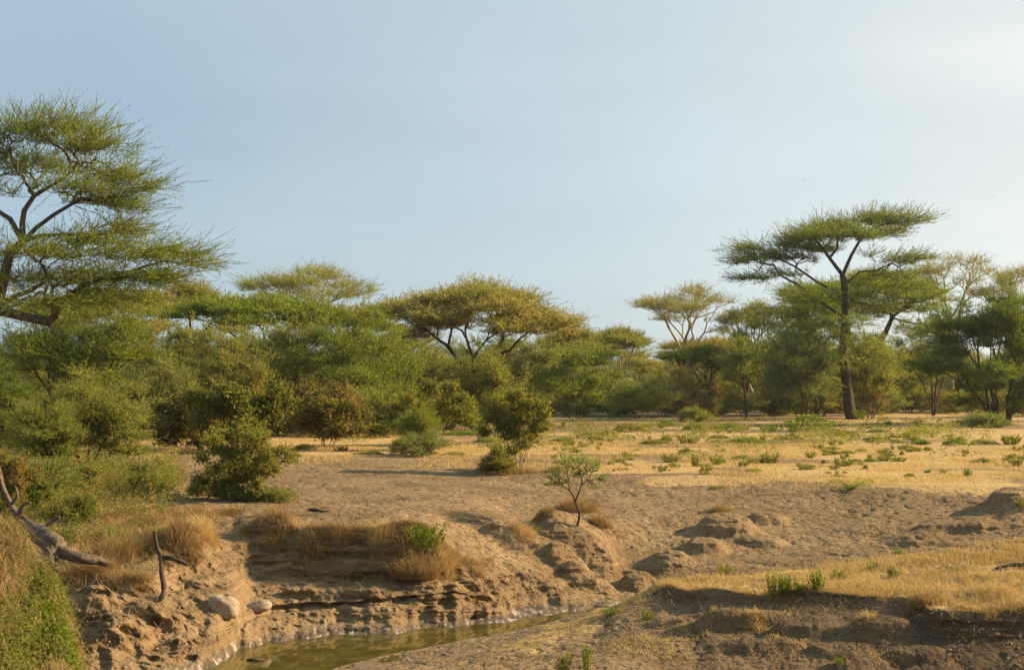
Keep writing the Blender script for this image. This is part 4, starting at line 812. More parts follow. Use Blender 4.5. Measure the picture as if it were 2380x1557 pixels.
# short straw over the plain, more on its front edge
X, Y, Z = region(rg_, 110000, 1.45, 2.5, -500, 2950, lambda x, y, t, p: (.08 + patch(x, y, .35, -.15, .3, 15)) * (1 - sstep(1.9, 2.5, t))); pa = [blades(rg_, X, Y, Z, .11, .022, .6)]
X, Y, Z = region(rg_, 16000, 2.0, 3.9, -80, 400, lambda x, y, t, p: patch(x, y, .5, -.2, .3, 16)); pa.append(blades(rg_, X, Y, Z, .16, .016, .6))
X, Y, Z = region(rg_, 9000, 10.2, 12.6, 1050, 1500, lambda x, y, t, p: patch(x, y, .9, -.1, .3, 17)); pa.append(blades(rg_, X, Y, Z, .05, .010, .8))
X, Y, Z = region(rg_, 3500, 12.6, 13.9, 1400, 2400, lambda x, y, t, p: patch(x, y, 1.1, .1, .35, 18)); pa.append(blades(rg_, X, Y, Z, .10, .009, .9))
stuff('dry_grass', pa, M['straw'])
X, Y, Z = region(rg_, 9000, 3.80, 4.30, 560, 1150, lambda x, y, t, p: np.exp(-((t - 4.02) / .13) ** 2) * (.15 + patch(x, y, 1.2, -.1, .3, 41))); pa = [blades(rg_, X, Y, Z, .26, .009, .8, np.array([0, -.5, -.7]))]
X, Y, Z = region(rg_, 9000, 3.3, 4.5, 170, 510, lambda x, y, t, p: .1 + patch(x, y, .9, -.1, .3, 42)); pa.append(blades(rg_, X, Y, Z, .30, .009, .8, np.array([0, -.3, -.3])))
X, Y, Z = region(rg_, 1800, 4.3, 5.4, 600, 1140, lambda x, y, t, p: patch(x, y, 1.6, .15, .4, 43)); pa.append(blades(rg_, X, Y, Z, .22, .007, .9, np.array([0, -.4, -1.2])))
stuff('dry_grass', pa, M['rust_grass'])
# green weeds on the left bank
def leafpoints(r, X, Y, Z, h, nl, ll, lw, sp=.05, vary=False):
    n_ = len(X); hh = h * (.4 + .8 * r.random(n_)); nv = fbm(X * 1.4, Y * 1.4, X * 0, 3, 511)
    if vary: hh = hh * np.clip(.75 + 2.2 * nv, .15, 1.9)
    t = r.random((n_, nl)) ** .7
    az = r.random((n_, 1)) * 6.28; ln = .25 * hh[:, None]
    C = np.stack([X[:, None] + np.cos(az) * ln * t + r.normal(0, sp, (n_, nl)), Y[:, None] + np.sin(az) * ln * t + r.normal(0, sp, (n_, nl)), Z[:, None] + hh[:, None] * t], -1).reshape(-1, 3)
    A_ = unit(r.normal(size=C.shape) * np.array([1, 1, .6]) + np.array([0, 0, .45])); S_ = perp(A_, r)
    V, F = diamonds(C, A_, S_, ll * (.6 + .8 * r.random(len(C))), lw * (.6 + .8 * r.random(len(C))))
    tc = np.repeat(np.clip(r.normal(.35, .2, n_) + (.9 * fbm(X * .8, Y * .8, X * 0, 3, 512) if vary else 0), 0, 1), nl); return V, F, np.repeat(np.clip(tc + r.normal(0, .08, len(tc)), 0, 1), 4)
X, Y, Z = region(rg_, 4000, 2.55, 3.85, -80, 440, lambda x, y, t, p: patch(x, y, .8, -.25, .15, 25) * (1 - sstep(360, 440, p + 30 * (t - 3)))); pa = [leafpoints(rg_, X, Y, Z, .66, 22, .085, .026, .06, True)]
X, Y, Z = region(rg_, 900, 1.10, 1.80, 1330, 2300, lambda x, y, t, p: patch(x, y, .35, .02, .25, 26) * (.25 + np.exp(-((t - 1.35) / .14) ** 2))); pa.append(leafpoints(rg_, X, Y, Z, .50, 20, .15, .05, .16))
X, Y, Z = region(rg_, 500, 1.15, 1.75, 380, 1330, lambda x, y, t, p: patch(x, y, .22, -.05, .25, 27)); pa.append(leafpoints(rg_, X, Y, Z, .36, 20, .14, .05, .12))
X, Y, Z = region(rg_, 700, 2.35, 3.0, 440, 690, lambda x, y, t, p: np.exp(-((p - 590) / 60) ** 2 - ((y - 39.6) / .8) ** 2)); pa.append(leafpoints(rg_, X, Y, Z, .34, 12, .08, .03))
stuff('green_weeds', pa, M['weed_dull'])
# creeper over the near green spur
edge = lambda x, y, t, p: np.exp(-((p - (95 + 55 * (t - 11))) / 26.) ** 2)
X, Y, Z = region(rg_, 30000, 10.05, 14.2, -80, 226, lambda x, y, t, p: .03 + patch(x, y, 1.9, .0, .35, 31)); pa = [leafpoints(rg_, X, Y, Z, .16, 3, .05, .026, .04)]
X, Y, Z = region(rg_, 5000, 10.05, 14.2, -80, 226, lambda x, y, t, p: patch(x, y, 1.5, .0, .3, 33) ** 2); pa.append(leafpoints(rg_, X, Y, Z, .42, 6, .05, .026, .05))
stuff('creeper', pa, M['weed_dull'])
X, Y, Z = region(rg_, 12000, 10.05, 14.2, -80, 226, lambda x, y, t, p: (.22 + edge(x, y, t, p)) * (.2 + patch(x, y, 2.2, -.1, .3, 34))); pa = [leafpoints(rg_, X, Y, Z, .26, 5, .055, .032, .06)]
stuff('creeper', pa, M['weed'])
X, Y, Z = region(rg_, 9000, 10.05, 14.2, -80, 226, lambda x, y, t, p: .08 + patch(x, y, 1.1, -.1, .3, 32)); pa = [blades(rg_, X, Y, Z + .08, .50, .009, .5, np.array([.3, -.9, -1.6]))]
X, Y, Z = region(rg_, 4000, 10.05, 12.0, -80, 200, lambda x, y, t, p: .1 + patch(x, y, .9, -.1, .3, 35)); pa.append(blades(rg_, X, Y, Z, .45, .010, .7))
stuff('dry_grass', pa, M['rust_grass'])

# tufts of long dry grass: each a thing
def tuft_mesh(r, rad, h, n_, w=.010, lean=.55, droop=(0, 0, 0)):
    a = r.random(n_) * 6.28; q = np.sqrt(r.random(n_)); x = np.cos(a) * q; y = np.sin(a) * q
    V, F, t = blades(r, x * rad, y * rad, -.06 - .05 * q, h * (1.5 - .8 * q) * (.55 + .9 * r.random(n_)), w, lean, np.array(droop))
    # fan outward
    V = V.reshape(-1, 6, 3); rr = np.stack([x, y, 0 * x], -1)[:, None, :]; hz = np.clip(V[:, :, 2:3], 0, None); V = (V + rr * hz * .7).reshape(-1, 3)
    return V, F, t
TUFTS = [(275, 1300, 58, 62, 'wide rust-coloured grass clump between the fallen log and the forked dead branch'),
 (232, 1330, 34, 40, 'low rusty grass clump just under the end of the fallen log'),
 (430, 1262, 52, 52, 'bushy brown grass clump crowning the bank above the forked dead branch'),
 (478, 1250, 26, 34, 'pale grass clump on the gully edge beside the brown clump'),
 (360, 1275, 30, 40, 'rusty grass clump behind the top of the forked dead branch'),
 (648, 1222, 40, 24, 'short dry grass cap on the first lump right of the gully'),
 (735, 1250, 44, 38, 'shaggy dry grass drooping over the bank between the two lumps'),
 (800, 1255, 36, 34, 'dry grass clump in the middle of the bank rim'),
 (885, 1262, 34, 36, 'straw grass clump left of the green tussock'),
 (965, 1278, 78, 62, 'big olive brown grass tussock under the green shoots on the bank rim'),
 (1040, 1300, 34, 30, 'yellow grass clump right of the green tussock'),
 (1110, 1335, 26, 22, 'small grass clump over the end of the undercut ledge'),
 (1345, 1185, 58, 34, 'orange grass ring round the foot of the wispy mound tree'),
 (1395, 1215, 28, 32, 'orange grass hanging down the steep side of the tree mound'),
 (1265, 1190, 34, 20, 'brown grass fringe on the shaded side of the tree mound'),
 (1215, 1232, 44, 22, 'thin pale grass on the hollow hump below the tree mound'),
 (1675, 1188, 34, 22, 'sparse grass tuft on top of the dark-lipped mound'),
 (1290, 1095, 22, 14, 'grass tuft behind the wispy mound tree'),
 (1215, 1098, 50, 16, 'dry grass skirt at the foot of the fan-shaped shrub'),
 (540, 1190, 60, 22, 'brown grass skirt under the spreading dark shrub'),
 (640, 1192, 34, 22, 'dry grass at the sunny side of the spreading dark shrub'),
 (180, 1345, 40, 34, 'faded grass beneath the fallen log'),
 (330, 1345, 36, 30, 'brown grass hanging below the wide rust-coloured clump'),
 (60, 1235, 40, 30, 'brownish grass around the upper end of the fallen log'),
 (2010, 1430, 36, 18, 'dry straw tuft on the crumbling lump in the shaded slope'),
 (1755, 1440, 44, 16, 'straw cap on the left lump in the shaded slope'),
 (1490, 1395, 40, 12, 'green and straw grass sod that slipped from the bank corner'),
 (2140, 1400, 40, 34, 'tall thin dead grass above the dark overhang'),
 (2310, 1385, 60, 30, 'grey dead grass near the picture edge above the dark overhang'),
 (470, 1150, 30, 18, 'dull grass tuft left of the spreading dark shrub'),
]
for i, (px, py, wp, hp, lab) in enumerate(TUFTS):
    r = np.random.default_rng(300 + i); d = place(px, py); s = d / K; dead = 'straw' in lab or 'pale' in lab or 'yellow' in lab or 'grey' in lab
    hang = any(w in lab for w in ('hanging', 'drooping', 'fringe', 'over the', 'crowning', 'brown grass', 'skirt'))
    V, F, t = tuft_mesh(r, wp * s * .72, hp * s * .95, int(900 + wp * 28), .010 if d < 45 else .016, .6, (0, -.5, -.8) if hang else (0, 0, 0))
    V = V + np.array([0, 0, 0]); X = bx(px) * d; base = gz(V[:, 0] * 0 + X, V[:, 1] * 0 + d)[0]
    root = V.reshape(-1, 6, 3)[:, :2].mean(1); gzr = gz(root[:, 0] + X, root[:, 1] + d) - base; V = (V.reshape(-1, 6, 3) + np.stack([0 * gzr, 0 * gzr, np.clip(gzr, -.5, .5)], -1)[:, None, :]).reshape(-1, 3)
    o = link('grass_tuft', make_mesh('grass_tuft', V, F, False, [M['straw' if dead else 'rust_grass']], attrs={'tint': t}), loc=(X, d, base)); tag(o, lab, 'grass tuft')

# weeds: unit-size prototypes, placed one by one
def weed_proto(r, kind):
    if kind == 'mound':
        n_ = 1500; a = r.random(n_) * 6.28; q = r.random(n_) ** .5; h = np.sqrt(1 - q * q * .9) * (.55 + .45 * r.random(n_))
        q = q * (1 + .25 * np.sin(a * 3 + 1) * q)
        C = np.stack([np.cos(a) * q, np.sin(a) * q, h * (.4 + .6 * r.random(n_))], -1); L, Wd = .17, .06
    elif kind == 'stalks':
        m = 34; a = r.random(m) * 6.28; q = r.random(m) ** .5; hh = .5 + .5 * r.random(m); k = r.integers(0, m, 900); t = r.random(900)
        C = np.stack([np.cos(a[k]) * q[k] * (.6 + .4 * t), np.sin(a[k]) * q[k] * (.6 + .4 * t), hh[k] * (.1 + .9 * t)], -1) + r.normal(0, .035, (900, 3)); L, Wd = .16, .07
    else:   # feathery: arching sprays
        m = 60; a = r.random(m) * 6.28; k = r.integers(0, m, 1500); t = r.random(1500); e = .25 + .6 * r.random(m)
        C = np.stack([np.cos(a[k]) * t, np.sin(a[k]) * t, np.sin(np.minimum(t * 2.2, 3)) * e[k] * 1.0 + .03], -1) + r.normal(0, .04, (1500, 3)); C[:, 2] = np.abs(C[:, 2]); L, Wd = .11, .03
    A_ = unit(r.normal(size=C.shape) + np.array([0, 0, .5])); V, F = diamonds(C, A_, perp(A_, r), L * (.6 + .8 * r.random(len(C))), Wd * (.6 + .8 * r.random(len(C))))
    return V, F, np.repeat(np.clip(r.normal(.35, .22, len(C)), 0, 1), 4)
WP = {}
for kd in ('mound', 'stalks', 'feather'):
    for mt in ('weed', 'weed_dull', 'leaf_tan', 'leaf_deep'):
        r = np.random.default_rng(len(WP) + 900); V, F, t = weed_proto(r, kd); WP[kd, mt] = make_mesh('weed', V, F, False, [M[mt]], attrs={'tint': t})
def weed(px, py, wp, hp, kd, mt, label, group=None, rz=0.0, name='weed'):
    d = place(px, py); o = link(name, WP[kd, mt], loc=(bx(px) * d, d, g1(px, d) - .02), rz=rz); o.scale = (wp * d / K, wp * d / K * .9, hp * d / K); return tag(o, label, 'weed', group)
G_, D_, T_n, P_ = 'weed', 'weed_dull', 'leaf_tan', 'leaf_deep'
WEEDS = [(1460, 1004, 36, 26, 'mound', D_, 'large dull green bush-like weed at the near left of the plain thicket'),
 (1604, 975, 30, 22, 'feather', D_, 'pale feathery weed at the foot of the bare-legged fever tree'),
 (1548, 992, 20, 20, 'mound', P_, 'dark green weed left of the pale feathery one'),
 (1614, 1000, 26, 20, 'mound', P_, 'dark green weed in front of the pale feathery one'),
 (1684, 1000, 34, 16, 'mound', P_, 'flat dark green weed patch under the Y-shaped trunk'),
 (1520, 1034, 34, 16, 'mound', D_, 'low mixed green weed on the straw left of the fever tree line'),
 (1600, 1032, 34, 22, 'stalks', D_, 'loose olive weed with upright stalks in the middle of the plain'),
 (1668, 1020, 24, 12, 'mound', D_, 'small flat weed between the two wide green patches'),
 (1735, 1030, 46, 18, 'mound', G_, 'wide fresh green weed patch before the slim olive tree'),
 (1790, 1004, 34, 20, 'stalks', G_, 'bright leafy weeds left of the round grey green bush'),
 (1850, 1002, 40, 30, 'stalks', G_, 'bright green leafy weeds under the round grey green bush'),
 (1880, 984, 34, 26, 'mound', G_, 'tall bright green weed mass right under the round bush stems'),
 (1920, 1000, 34, 22, 'stalks', G_, 'bright weeds left of the tallest trunk'),
 (1998, 976, 20, 24, 'stalks', G_, 'bright green weeds at the foot of the tallest trunk'),
 (1836, 1022, 36, 14, 'mound', D_, 'dull low patch in front of the bright leafy weeds'),
 (1966, 1012, 28, 14, 'mound', D_, 'grey green low weed below the tallest trunk'),
 (2034, 1022, 30, 10, 'mound', G_, 'thin flat green weed right of the tallest trunk'),
 (2038, 1004, 28, 10, 'mound', D_, 'olive flat weed beyond the thin flat green one'),
 (1928, 1046, 26, 9, 'mound', G_, 'fresh green flat weed on open straw below the tallest acacia'),
 (1968, 1054, 20, 9, 'mound', G_, 'little green flat weed beside the fresh green flat one'),
 (1884, 1062, 18, 14, 'stalks', D_, 'olive stalky weed on open straw, left of the two flat ones'),
 (2056, 1056, 26, 12, 'stalks', D_, 'stalky dull weed on the straw under the gap in the wood'),
 (2086, 1072, 24, 12, 'stalks', G_, 'green stalky weed just nearer than the stalky dull one'),
 (2096, 1046, 16, 14, 'stalks', D_, 'slim stalky weed beside a bare brown patch'),
 (2140, 1032, 22, 12, 'mound', G_, 'bright low weed on the shadow-striped straw'),
 (2136, 1008, 30, 10, 'mound', D_, 'grey flat weed in the gap under the slanting pale stems'),
 (2132, 984, 14, 10, 'stalks', G_, 'tiny bright weed in the gap under the slanting pale stems'),
 (2216, 1036, 28, 20, 'mound', G_, 'bright green clump left of the huge dense thorn tree shadow'),
 (2280, 1034, 34, 16, 'mound', D_, 'dull green clump in front of the huge dense thorn tree'),
 (2345, 1034, 30, 26, 'stalks', D_, 'tall mixed weeds in front of the huge dense thorn tree'),
 (2360, 1085, 18, 22, 'stalks', D_, 'upright olive weed by the picture edge on the straw'),
 (2246, 1106, 14, 22, 'stalks', P_, 'dark leafy seedling standing alone in bright straw'),
 (2190, 1100, 12, 12, 'stalks', D_, 'small seedling left of the dark leafy one'),
 (1976, 1136, 54, 28, 'feather', G_, 'pale green feathery clump on the edge of the bare soil'),
 (1664, 1080, 22, 24, 'stalks', G_, 'bright green leafy weed alone on orange straw'),
 (1616, 1084, 14, 30, 'stalks', D_, 'tall thin olive weed left of the bright leafy one'),
 (1556, 1074, 30, 22, 'stalks', D_, 'loose dead-looking weeds on orange straw, far left of the bright leafy one'),
 (1724, 1084, 20, 16, 'stalks', D_, 'sparse weed right of the bright leafy one'),
 (1790, 1076, 28, 28, 'stalks', D_, 'tall scraggy weed in the middle of the orange straw'),
 (1876, 1090, 34, 16, 'stalks', D_, 'spreading scraggy weed below the tall scraggy one'),
 (1956, 1084, 30, 22, 'stalks', D_, 'olive scraggy weed under the two flat green ones'),
 (1752, 1096, 22, 12, 'mound', T_n, 'dead tan weed clump on the front edge of the straw'),
 (1440, 1074, 24, 14, 'stalks', T_n, 'dry tan weed left of the orange straw weeds'),
 (1668, 1132, 20, 8, 'mound', T_n, 'dry little tuft where straw meets bare soil'),
 (1081, 1012, 48, 14, 'mound', G_, 'green grass patch between the dome-shaped and the fan-shaped shrub'),
 (1131, 1028, 28, 14, 'mound', G_, 'green weed directly left of the fan-shaped shrub'),
 (1310, 1026, 28, 12, 'mound', G_, 'flat green weed right of the fan-shaped shrub'),
 (1380, 1012, 34, 12, 'mound', T_n, 'tan weeds right behind the flat green weed'),
 (794, 1048, 20, 12, 'stalks', G_, 'very bright leafy weed under the brown stemmed shrub'),
 (710, 1044, 30, 16, 'mound', T_n, 'pale dry weed under the thin dark forked trunk'),
 (860, 1056, 34, 12, 'mound', T_n, 'dry straw weeds under the brown stemmed shrub'),
 (1060, 1058, 30, 12, 'mound', T_n, 'dry weeds between the low grey bush and the fan-shaped shrub'),
 (425, 1055, 34, 10, 'mound', T_n, 'dry olive weeds on the straw at the edge of the sparse thorn tree'),
 (395, 1018, 26, 16, 'mound', D_, 'dull weed at the foot of the dark round shrub'),
 (60, 1022, 50, 14, 'mound', G_, 'green weeds along the straw strip behind the wispy sapling'),
 (1795, 1385, 24, 66, 'stalks', 'leaf_tan', 'reddish brown leafy stalk leaning over the near bank rim'),
 (1828, 1378, 26, 50, 'stalks', P_, 'green leafy plant next to the reddish brown stalk on the rim'),
 (1895, 1368, 24, 50, 'stalks', P_, 'round-leaved green plant on the rim, right end of the leafy group'),
 (1858, 1378, 22, 34, 'stalks', G_, 'small green plant in the gap of the leafy rim group'),
 (1945, 1345, 22, 26, 'stalks', P_, 'thin plant with hanging leaves right of the leafy rim group'),
 (2075, 1338, 22, 24, 'stalks', P_, 'drooping dark seedling further along the near bank'),
 (2020, 1325, 18, 22, 'stalks', P_, 'pair of drooping leaves on a thin stalk on the near bank crest'),
 (1680, 1338, 22, 36, 'stalks', D_, 'thin stalk with sparse leaves on the far crest of the near bank'),
 (2220, 1322, 44, 16, 'feather', D_, 'low feathery green weed on the near bank top'),
 (1420, 1425, 30, 18, 'stalks', G_, 'green sprigs where the sand bar meets the bank corner'),
 (1505, 1435, 22, 22, 'stalks', D_, 'sprig on the shaded slope below the bank corner'),
 (1945, 1545, 12, 20, 'stalks', G_, 'single green sprig low in the shaded slope'),
 (1310, 1556, 24, 52, 'stalks', D_, 'dry and green weed rising from the bottom edge'),
 (1362, 1556, 14, 66, 'stalks', G_, 'tall green weed stalk rising from the bottom edge'),
 (2375, 1175, 30, 20, 'mound', D_, 'weed on the dark earth lump by the picture edge'),
 (1250, 1232, 12, 12, 'stalks', G_, 'tiny green sprig on the hollow hump'),
 (2085, 1282, 16, 9, 'mound', G_, 'little green weed at the foot of the bare slope'),
 (985, 1272, 56, 62, 'stalks', G_, 'thick green tussock on the bank rim above the water'),
 (265, 1255, 48, 42, 'mound', G_, 'round green bushy weed behind the rust-coloured grass'),
 (150, 1262, 22, 30, 'stalks', D_, 'grey green weed beside the thick part of the fallen log'),
]
for i, wd in enumerate(WEEDS): weed(*wd, rz=i * 1.7)
r = np.random.default_rng(44)
_cand = [(r.random() * 1150 + 1240, 988 + r.random() ** .9 * 122) for _ in range(900)]
_nz = vnoise(np.array([c[0] for c in _cand]) / 85., np.array([c[1] for c in _cand]) / 16., np.zeros(900), 404)
_cand = [c for c, v in zip(_cand, _nz) if v > .22][:170]
for px, py in _cand:
    mt = [D_, T_n, G_][int(r.choice(3, p=[.5, .3, .2]))]
    weed(px, py, 6 + 15 * r.random() ** 2, 6 + 10 * r.random(), ['stalks', 'mound'][int(r.random() < .45)], mt, {D_: 'small dull green weed dotted on the straw plain, under knee height', T_n: 'small dry tan weed dotted on the straw plain, under knee height', G_: 'small bright green weed dotted on the straw plain, under knee height'}[mt], {D_: 'small dull weeds on the plain', T_n: 'small tan weeds on the plain', G_: 'small bright weeds on the plain'}[mt], rz=r.random() * 6.28, name='small_weed')

# pebbles, clods and twig litter
def litter():
    r = np.random.default_rng(66); XS = []
    for n_, t0, t1, p0, p1 in ((900, 2.1, 4.0, -60, 2440), (1500, 4.0, 7.8, 180, 1500), (700, 4.0, 7.8, 1500, 2440), (900, 12.1, 14.0, 1200, 2440), (700, 9.9, 12.5, 700, 1500)):
        XS.append(np.stack(region(r, n_, t0, t1, p0, p1), -1))
    P_ = np.concatenate(XS); n_ = len(P_); sz = (.008 + .022 * r.random(n_) ** 3)[:, None, None]
    q = np.array([[-1, -1, -1], [1, -1, -1], [1, 1, -1], [-1, 1, -1], [-1, -1, 1], [1, -1, 1], [1, 1, 1], [-1, 1, 1]]) * np.array([1, .8, .6])
    V = (q[None] * (.6 + .7 * r.random((n_, 8, 1)))) * sz; a = r.random(n_) * 6.28; c, s_ = np.cos(a)[:, None], np.sin(a)[:, None]
    V = np.stack([V[..., 0] * c - V[..., 1] * s_, V[..., 0] * s_ + V[..., 1] * c, V[..., 2]], -1) + P_[:, None]
    f = np.array([[0, 3, 2, 1], [4, 5, 6, 7], [0, 1, 5, 4], [1, 2, 6, 5], [2, 3, 7, 6], [3, 0, 4, 7]]); F = (np.arange(n_)[:, None, None] * 8 + f[None]).reshape(-1, 4)
    tag(link('pebbles', make_mesh('pebbles', V.reshape(-1, 3), F, False, [M['stone']])), kind='stuff')
    X, Y, Z = region(r, 900, 1.6, 7.0, -60, 2440, lambda x, y, t, p: np.where(t < 2.1, 1.5, 1)); X2, Y2, Z2 = region(r, 500, 11.9, 14, 1300, 2440)
    P_ = np.concatenate([np.stack([X, Y, Z], -1), np.stack([X2, Y2, Z2], -1)]); n_ = len(P_); a = r.random(n_) * 6.28; L = .06 + .35 * r.random(n_) ** 3
    d_ = np.stack([np.cos(a), np.sin(a), .25 * r.normal(size=n_)], -1) * L[:, None]; rr = .003 + .012 * r.random(n_) ** 2
    V, F = tubes(np.concatenate([P_, P_ + d_, rr[:, None], rr[:, None] * .6], 1), 4)
    tag(link('twig_litter', make_mesh('twig_litter', V, F, False, [M['bark_brown']])), kind='stuff')
M['stone'] = bark_mat('stone', (0.22, 0.15, 0.085), (0.38, 0.27, 0.16), scale=24, bump=1.0, stretch=1, dist=.015)
litter()
# roots hanging out of the cut banks
X, Y, Z = region(rg_, 500, 4.2, 6.0, 200, 1450, lambda x, y, t, p: patch(x, y, 1.6, .0, .3, 61)); pa = [blades(rg_, X, Y, Z + .02, .45, .012, 1.1, np.array([0, -.5, -1.6]))]
X, Y, Z = region(rg_, 260, 12.0, 13.2, 1500, 2440); pa.append(blades(rg_, X, Y, Z + .02, .40, .010, 1.1, np.array([-.4, -.6, -1.4])))
stuff('dry_roots', pa, M['twig_tan'])

# ------------------------------------------------------------------ dead wood, stones, birds
def sweep(pts, rad, sides=14, nz=.12, seed=1, closed=True, sub=6):
    """bent round limb with knots and splits"""
    P = np.array(pts, float); R_ = np.array(rad, float); m = (len(P) - 1) * sub + 1; t = np.linspace(0, len(P) - 1, m)
    Q = np.stack([pchip(np.arange(len(P)), P[:, c], t) for c in range(3)], -1); q = pchip(np.arange(len(P)), R_, t)
    tg = unit(np.gradient(Q, axis=0)); ref = np.array([0.1, .2, 1.0]); u = unit(np.cross(tg, ref)); v = np.cross(tg, u)
    th = np.arange(sides) * 2 * math.pi / sides
    Vv = Q[:, None] + (u[:, None] * np.cos(th)[None, :, None] + v[:, None] * np.sin(th)[None, :, None]) * q[:, None, None]
    nn = fbm(th[None, :] * 1.6 + 0 * t[:, None], t[:, None] * 1.3, seed + 0 * Vv[:, :, 0], 4, seed); Vv = Vv + (Vv - Q[:, None]) * nn[..., None] * nz * 4
    k = np.arange(sides); F = (np.arange(m - 1)[:, None, None] * sides + np.stack([k, (k + 1) % sides, (k + 1) % sides + sides, k + sides], -1)[None]).reshape(-1, 4)
    V = Vv.reshape(-1, 3); c0 = len(V); V = np.concatenate([V, [Q[0]], [Q[-1]]])
    F = np.concatenate([F, [[c0, (j + 1) % sides, j, j] for j in k[:0]] if False else F[:0]])
    caps = [[c0, (j + 2) % sides, (j + 1) % sides, j] for j in range(0, sides, 2)] + [[c0 + 1, (m - 1) * sides + j, (m - 1) * sides + (j + 1) % sides, (m - 1) * sides + (j + 2) % sides] for j in range(0, sides, 2)]
    return V, np.concatenate([F, np.array(caps)])
def W(px, py, d): return (bx(px) * d, d, zat(py, d))
def part(name, V, F, m, parent, o, smooth=True): return link(name, make_mesh(name, V - np.array(o), F, smooth, [m]), parent)
o = W(130, 1290, 30.6); e = empty('fallen_log', o, 'big grey weathered log lying on the left bank with a broken hollow stub', 'log')
V, F = sweep([W(0, 1085, 32.6), W(12, 1135, 32.3), W(36, 1185, 31.9), W(66, 1218, 31.5), W(98, 1242, 31.0), W(128, 1262, 30.6), W(152, 1283, 30.4), W(190, 1296, 30.4), W(225, 1301, 30.5), W(257, 1311, 30.6)], [.035, .045, .07, .12, .20, .21, .13, .105, .09, .05], 20, .10, 3)
part('trunk', V, F, M['deadwood'], e, o)
V, F = sweep([W(122, 1262, 30.5), W(123, 1285, 30.35), W(126, 1305, 30.3), W(124, 1318, 30.3)], [.19, .15, .10, .07], 14, .22, 5); part('broken_stub', V, F, M['deadwood'], e, o)
V, F = sweep([W(95, 1237, 31.0), W(118, 1218, 31.0), W(143, 1200, 31.0)], [.05, .04, .025], 8, .1, 6); part('branch', V, F, M['deadwood'], e, o)
V, F = sweep([W(50, 1195, 31.7), W(60, 1172, 31.6), W(74, 1166, 31.5)], [.07, .045, .015], 8, .15, 7); part('branch', V, F, M['deadwood'], e, o)
V, F = sweep([W(30, 1175, 32), W(44, 1150, 31.9), W(38, 1128, 31.9)], [.05, .035, .012], 8, .15, 8); part('branch', V, F, M['deadwood'], e, o)
V, F = sweep([W(112, 1275, 30.4), W(104, 1295, 30.2), W(102, 1315, 30.15)], [.07, .06, .04], 8, .2, 9); part('broken_stub', V, F, M['deadwood'], e, o)
db = place(378, 1398) - .05; o = W(376, 1395, db); e = empty('forked_branch', o, 'dark forked dead branch standing upright against the eroded left bank', 'branch')
V, F = sweep([W(348, 1386, db + .02), W(362, 1394, db - .05), W(376, 1392, db - .06), W(386, 1368, db), W(381, 1330, db + .15), W(378, 1292, db + .35)], [.025, .05, .06, .055, .05, .05], 10, .1, 12); part('stem', V, F, M['bark_brown'], e, o)
V, F = sweep([W(379, 1296, db + .33), W(368, 1268, db + .45), W(361, 1234, db + .5)], [.05, .045, .028], 10, .1, 13); part('prong', V, F, M['bark_dark'], e, o)
V, F = sweep([W(378, 1294, db + .34), W(402, 1297, db + .3), W(440, 1312, db + .25)], [.05, .045, .035], 10, .1, 14); part('prong', V, F, M['bark_dark'], e, o)
d = place(745, 1188); V, F = sweep([W(718, 1184, d), W(735, 1186, d), W(752, 1190, d - .05), W(770, 1192, d - .1)], [.02, .05, .05, .03], 8, .2, 15)
tag(link('fallen_stick', make_mesh('fallen_stick', V, F, True, [M['bark_dark']])), 'short dark piece of wood lying on the bare slope behind the bank lumps', 'stick')
d = place(2345, 1318); V, F = sweep([W(2306, 1321, d + .1), W(2330, 1316, d), W(2360, 1312, d), W(2400, 1312, d)], [.02, .035, .045, .045], 10, .15, 16)
tag(link('fallen_branch', make_mesh('fallen_branch', V, F, True, [M['bark_dark']])), 'dark charred branch half sunk in the straw at the near bank edge of the picture', 'branch')

def stone(px, py, wx, wy, wz, seed, mt, label, name='boulder', tilt=0.0, cat='boulder', sink=.25):
    d = place(px, py); rr = np.random.default_rng(seed); nu, nv = 48, 28
    th = np.linspace(0, 2 * math.pi, nu, endpoint=False)[None, :]; ph = np.linspace(-math.pi / 2, math.pi / 2, nv)[:, None]
    sx = np.sign(np.cos(ph)) * np.abs(np.cos(ph)) ** .75; x = sx * np.cos(th); y = sx * np.sin(th); z = np.sign(np.sin(ph)) * np.abs(np.sin(ph)) ** .8 + 0 * th
    nn = 1 + .30 * fbm(x * 1.1 + seed, y * 1.1, z * 1.1, 4, seed, .6) + .03 * fbm(x * 8, y * 8, z * 8, 3, seed)
    x, y, z = x * nn * wx, y * nn * wy, z * nn * wz; x, z = x * math.cos(tilt) - z * math.sin(tilt), x * math.sin(tilt) + z * math.cos(tilt)
    V = np.stack([x, y, z], -1).reshape(-1, 3); i_ = np.arange(nv - 1)[:, None] * nu; j_ = np.arange(nu)[None, :]
    F = np.stack([i_ + j_, i_ + (j_ + 1) % nu, i_ + nu + (j_ + 1) % nu, i_ + nu + j_], -1).reshape(-1, 4)
    return tag(link(name, make_mesh(name, V, F, True, [mt]), loc=(bx(px) * d, d + wy * .4, g1(px, d) + wz * (1 - 2 * sink))), label, cat)
M['mud'] = bark_mat('mud', (0.05, 0.035, 0.022), (0.13, 0.09, 0.055), scale=12, bump=.8, stretch=1)
M['boulder'] = bark_mat('boulder', (0.24, 0.175, 0.11), (0.42, 0.32, 0.215), scale=14, bump=.8, stretch=1, dist=.012)
stone(523, 1430, .33, .28, .23, 4, M['boulder'], 'larger smooth rounded boulder on the bank slope above the water', tilt=-.15, sink=.12)
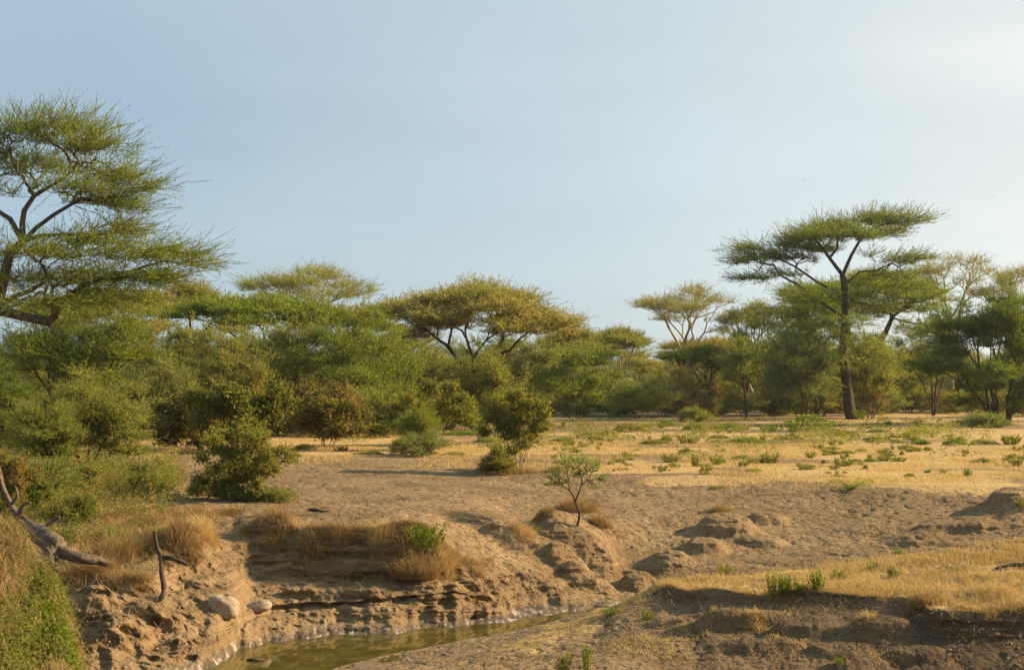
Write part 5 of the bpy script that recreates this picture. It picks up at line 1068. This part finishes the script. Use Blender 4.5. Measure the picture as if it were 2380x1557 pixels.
stone(600, 1418, .31, .22, .14, 8, M['boulder'], 'smaller flatter boulder tilted upward to its sunlit end, beside the larger one', tilt=.28, sink=.2)
M_ = stone(600, 1534, .17, .10, .035, 9, M['mud'], 'small lump of dark mud poking out of the water', name='mud_lump', cat='mud lump', sink=.35)
M_.location = (bx(600) * dat(1534, WATER_Z), dat(1534, WATER_Z), WATER_Z + .015)
def bird(px, py, d, label):
    o = W(px, py, d); e = empty('flying_bird', o, label, 'bird', rz=.5); e.scale = (.5, .5, .5)
    V, F = sweep([(-.28, 0, 0), (-.1, 0, 0), (.1, 0, .01), (.26, 0, .03)], [.02, .07, .06, .015], 8, 0, 2, sub=3); link('body', make_mesh('body', V, F, True, [M['bark_dark']]), e)
    for sgn in (-1, 1):
        V = np.array([[-.1, 0, 0], [.12, 0, 0], [.10, sgn * .35, .14], [-.08, sgn * .35, .14], [.0, sgn * .75, .02], [-.06, sgn * .75, .02]]); F = np.array([[0, 1, 2, 3], [3, 2, 4, 5]])
        link('wing', make_mesh('wing', V, F, False, [M['bark_dark']]), e)
bird(2312, 456, 190, 'dark bird gliding in the pale sky above the fever trees'); bird(1870, 418, 230, 'tiny dark bird high up in the sky over the tallest acacia')

def haze():
    m = bpy.data.materials.new('haze'); m.use_nodes = True; nt = m.node_tree; nt.nodes.clear()
    v = nt.nodes.new('ShaderNodeVolumePrincipled'); v.inputs['Color'].default_value = (0.86, 0.90, 0.95, 1); v.inputs['Density'].default_value = 0.00012; v.inputs['Anisotropy'].default_value = 0.4
    o = nt.nodes.new('ShaderNodeOutputMaterial'); nt.links.new(v.outputs[0], o.inputs['Volume'])
    x0, x1, y0, y1, z0, z1 = -720, 720, -20, 590, -4.2, 26
    V = [(x0, y0, z0), (x1, y0, z0), (x1, y1, z0), (x0, y1, z0), (x0, y0, z1), (x1, y0, z1), (x1, y1, z1), (x0, y1, z1)]
    F = [(0, 3, 2, 1), (4, 5, 6, 7), (0, 1, 5, 4), (1, 2, 6, 5), (2, 3, 7, 6), (3, 0, 4, 7)]
    tag(link('haze', make_mesh('haze', V, F, False, [m])), kind='stuff')
haze()
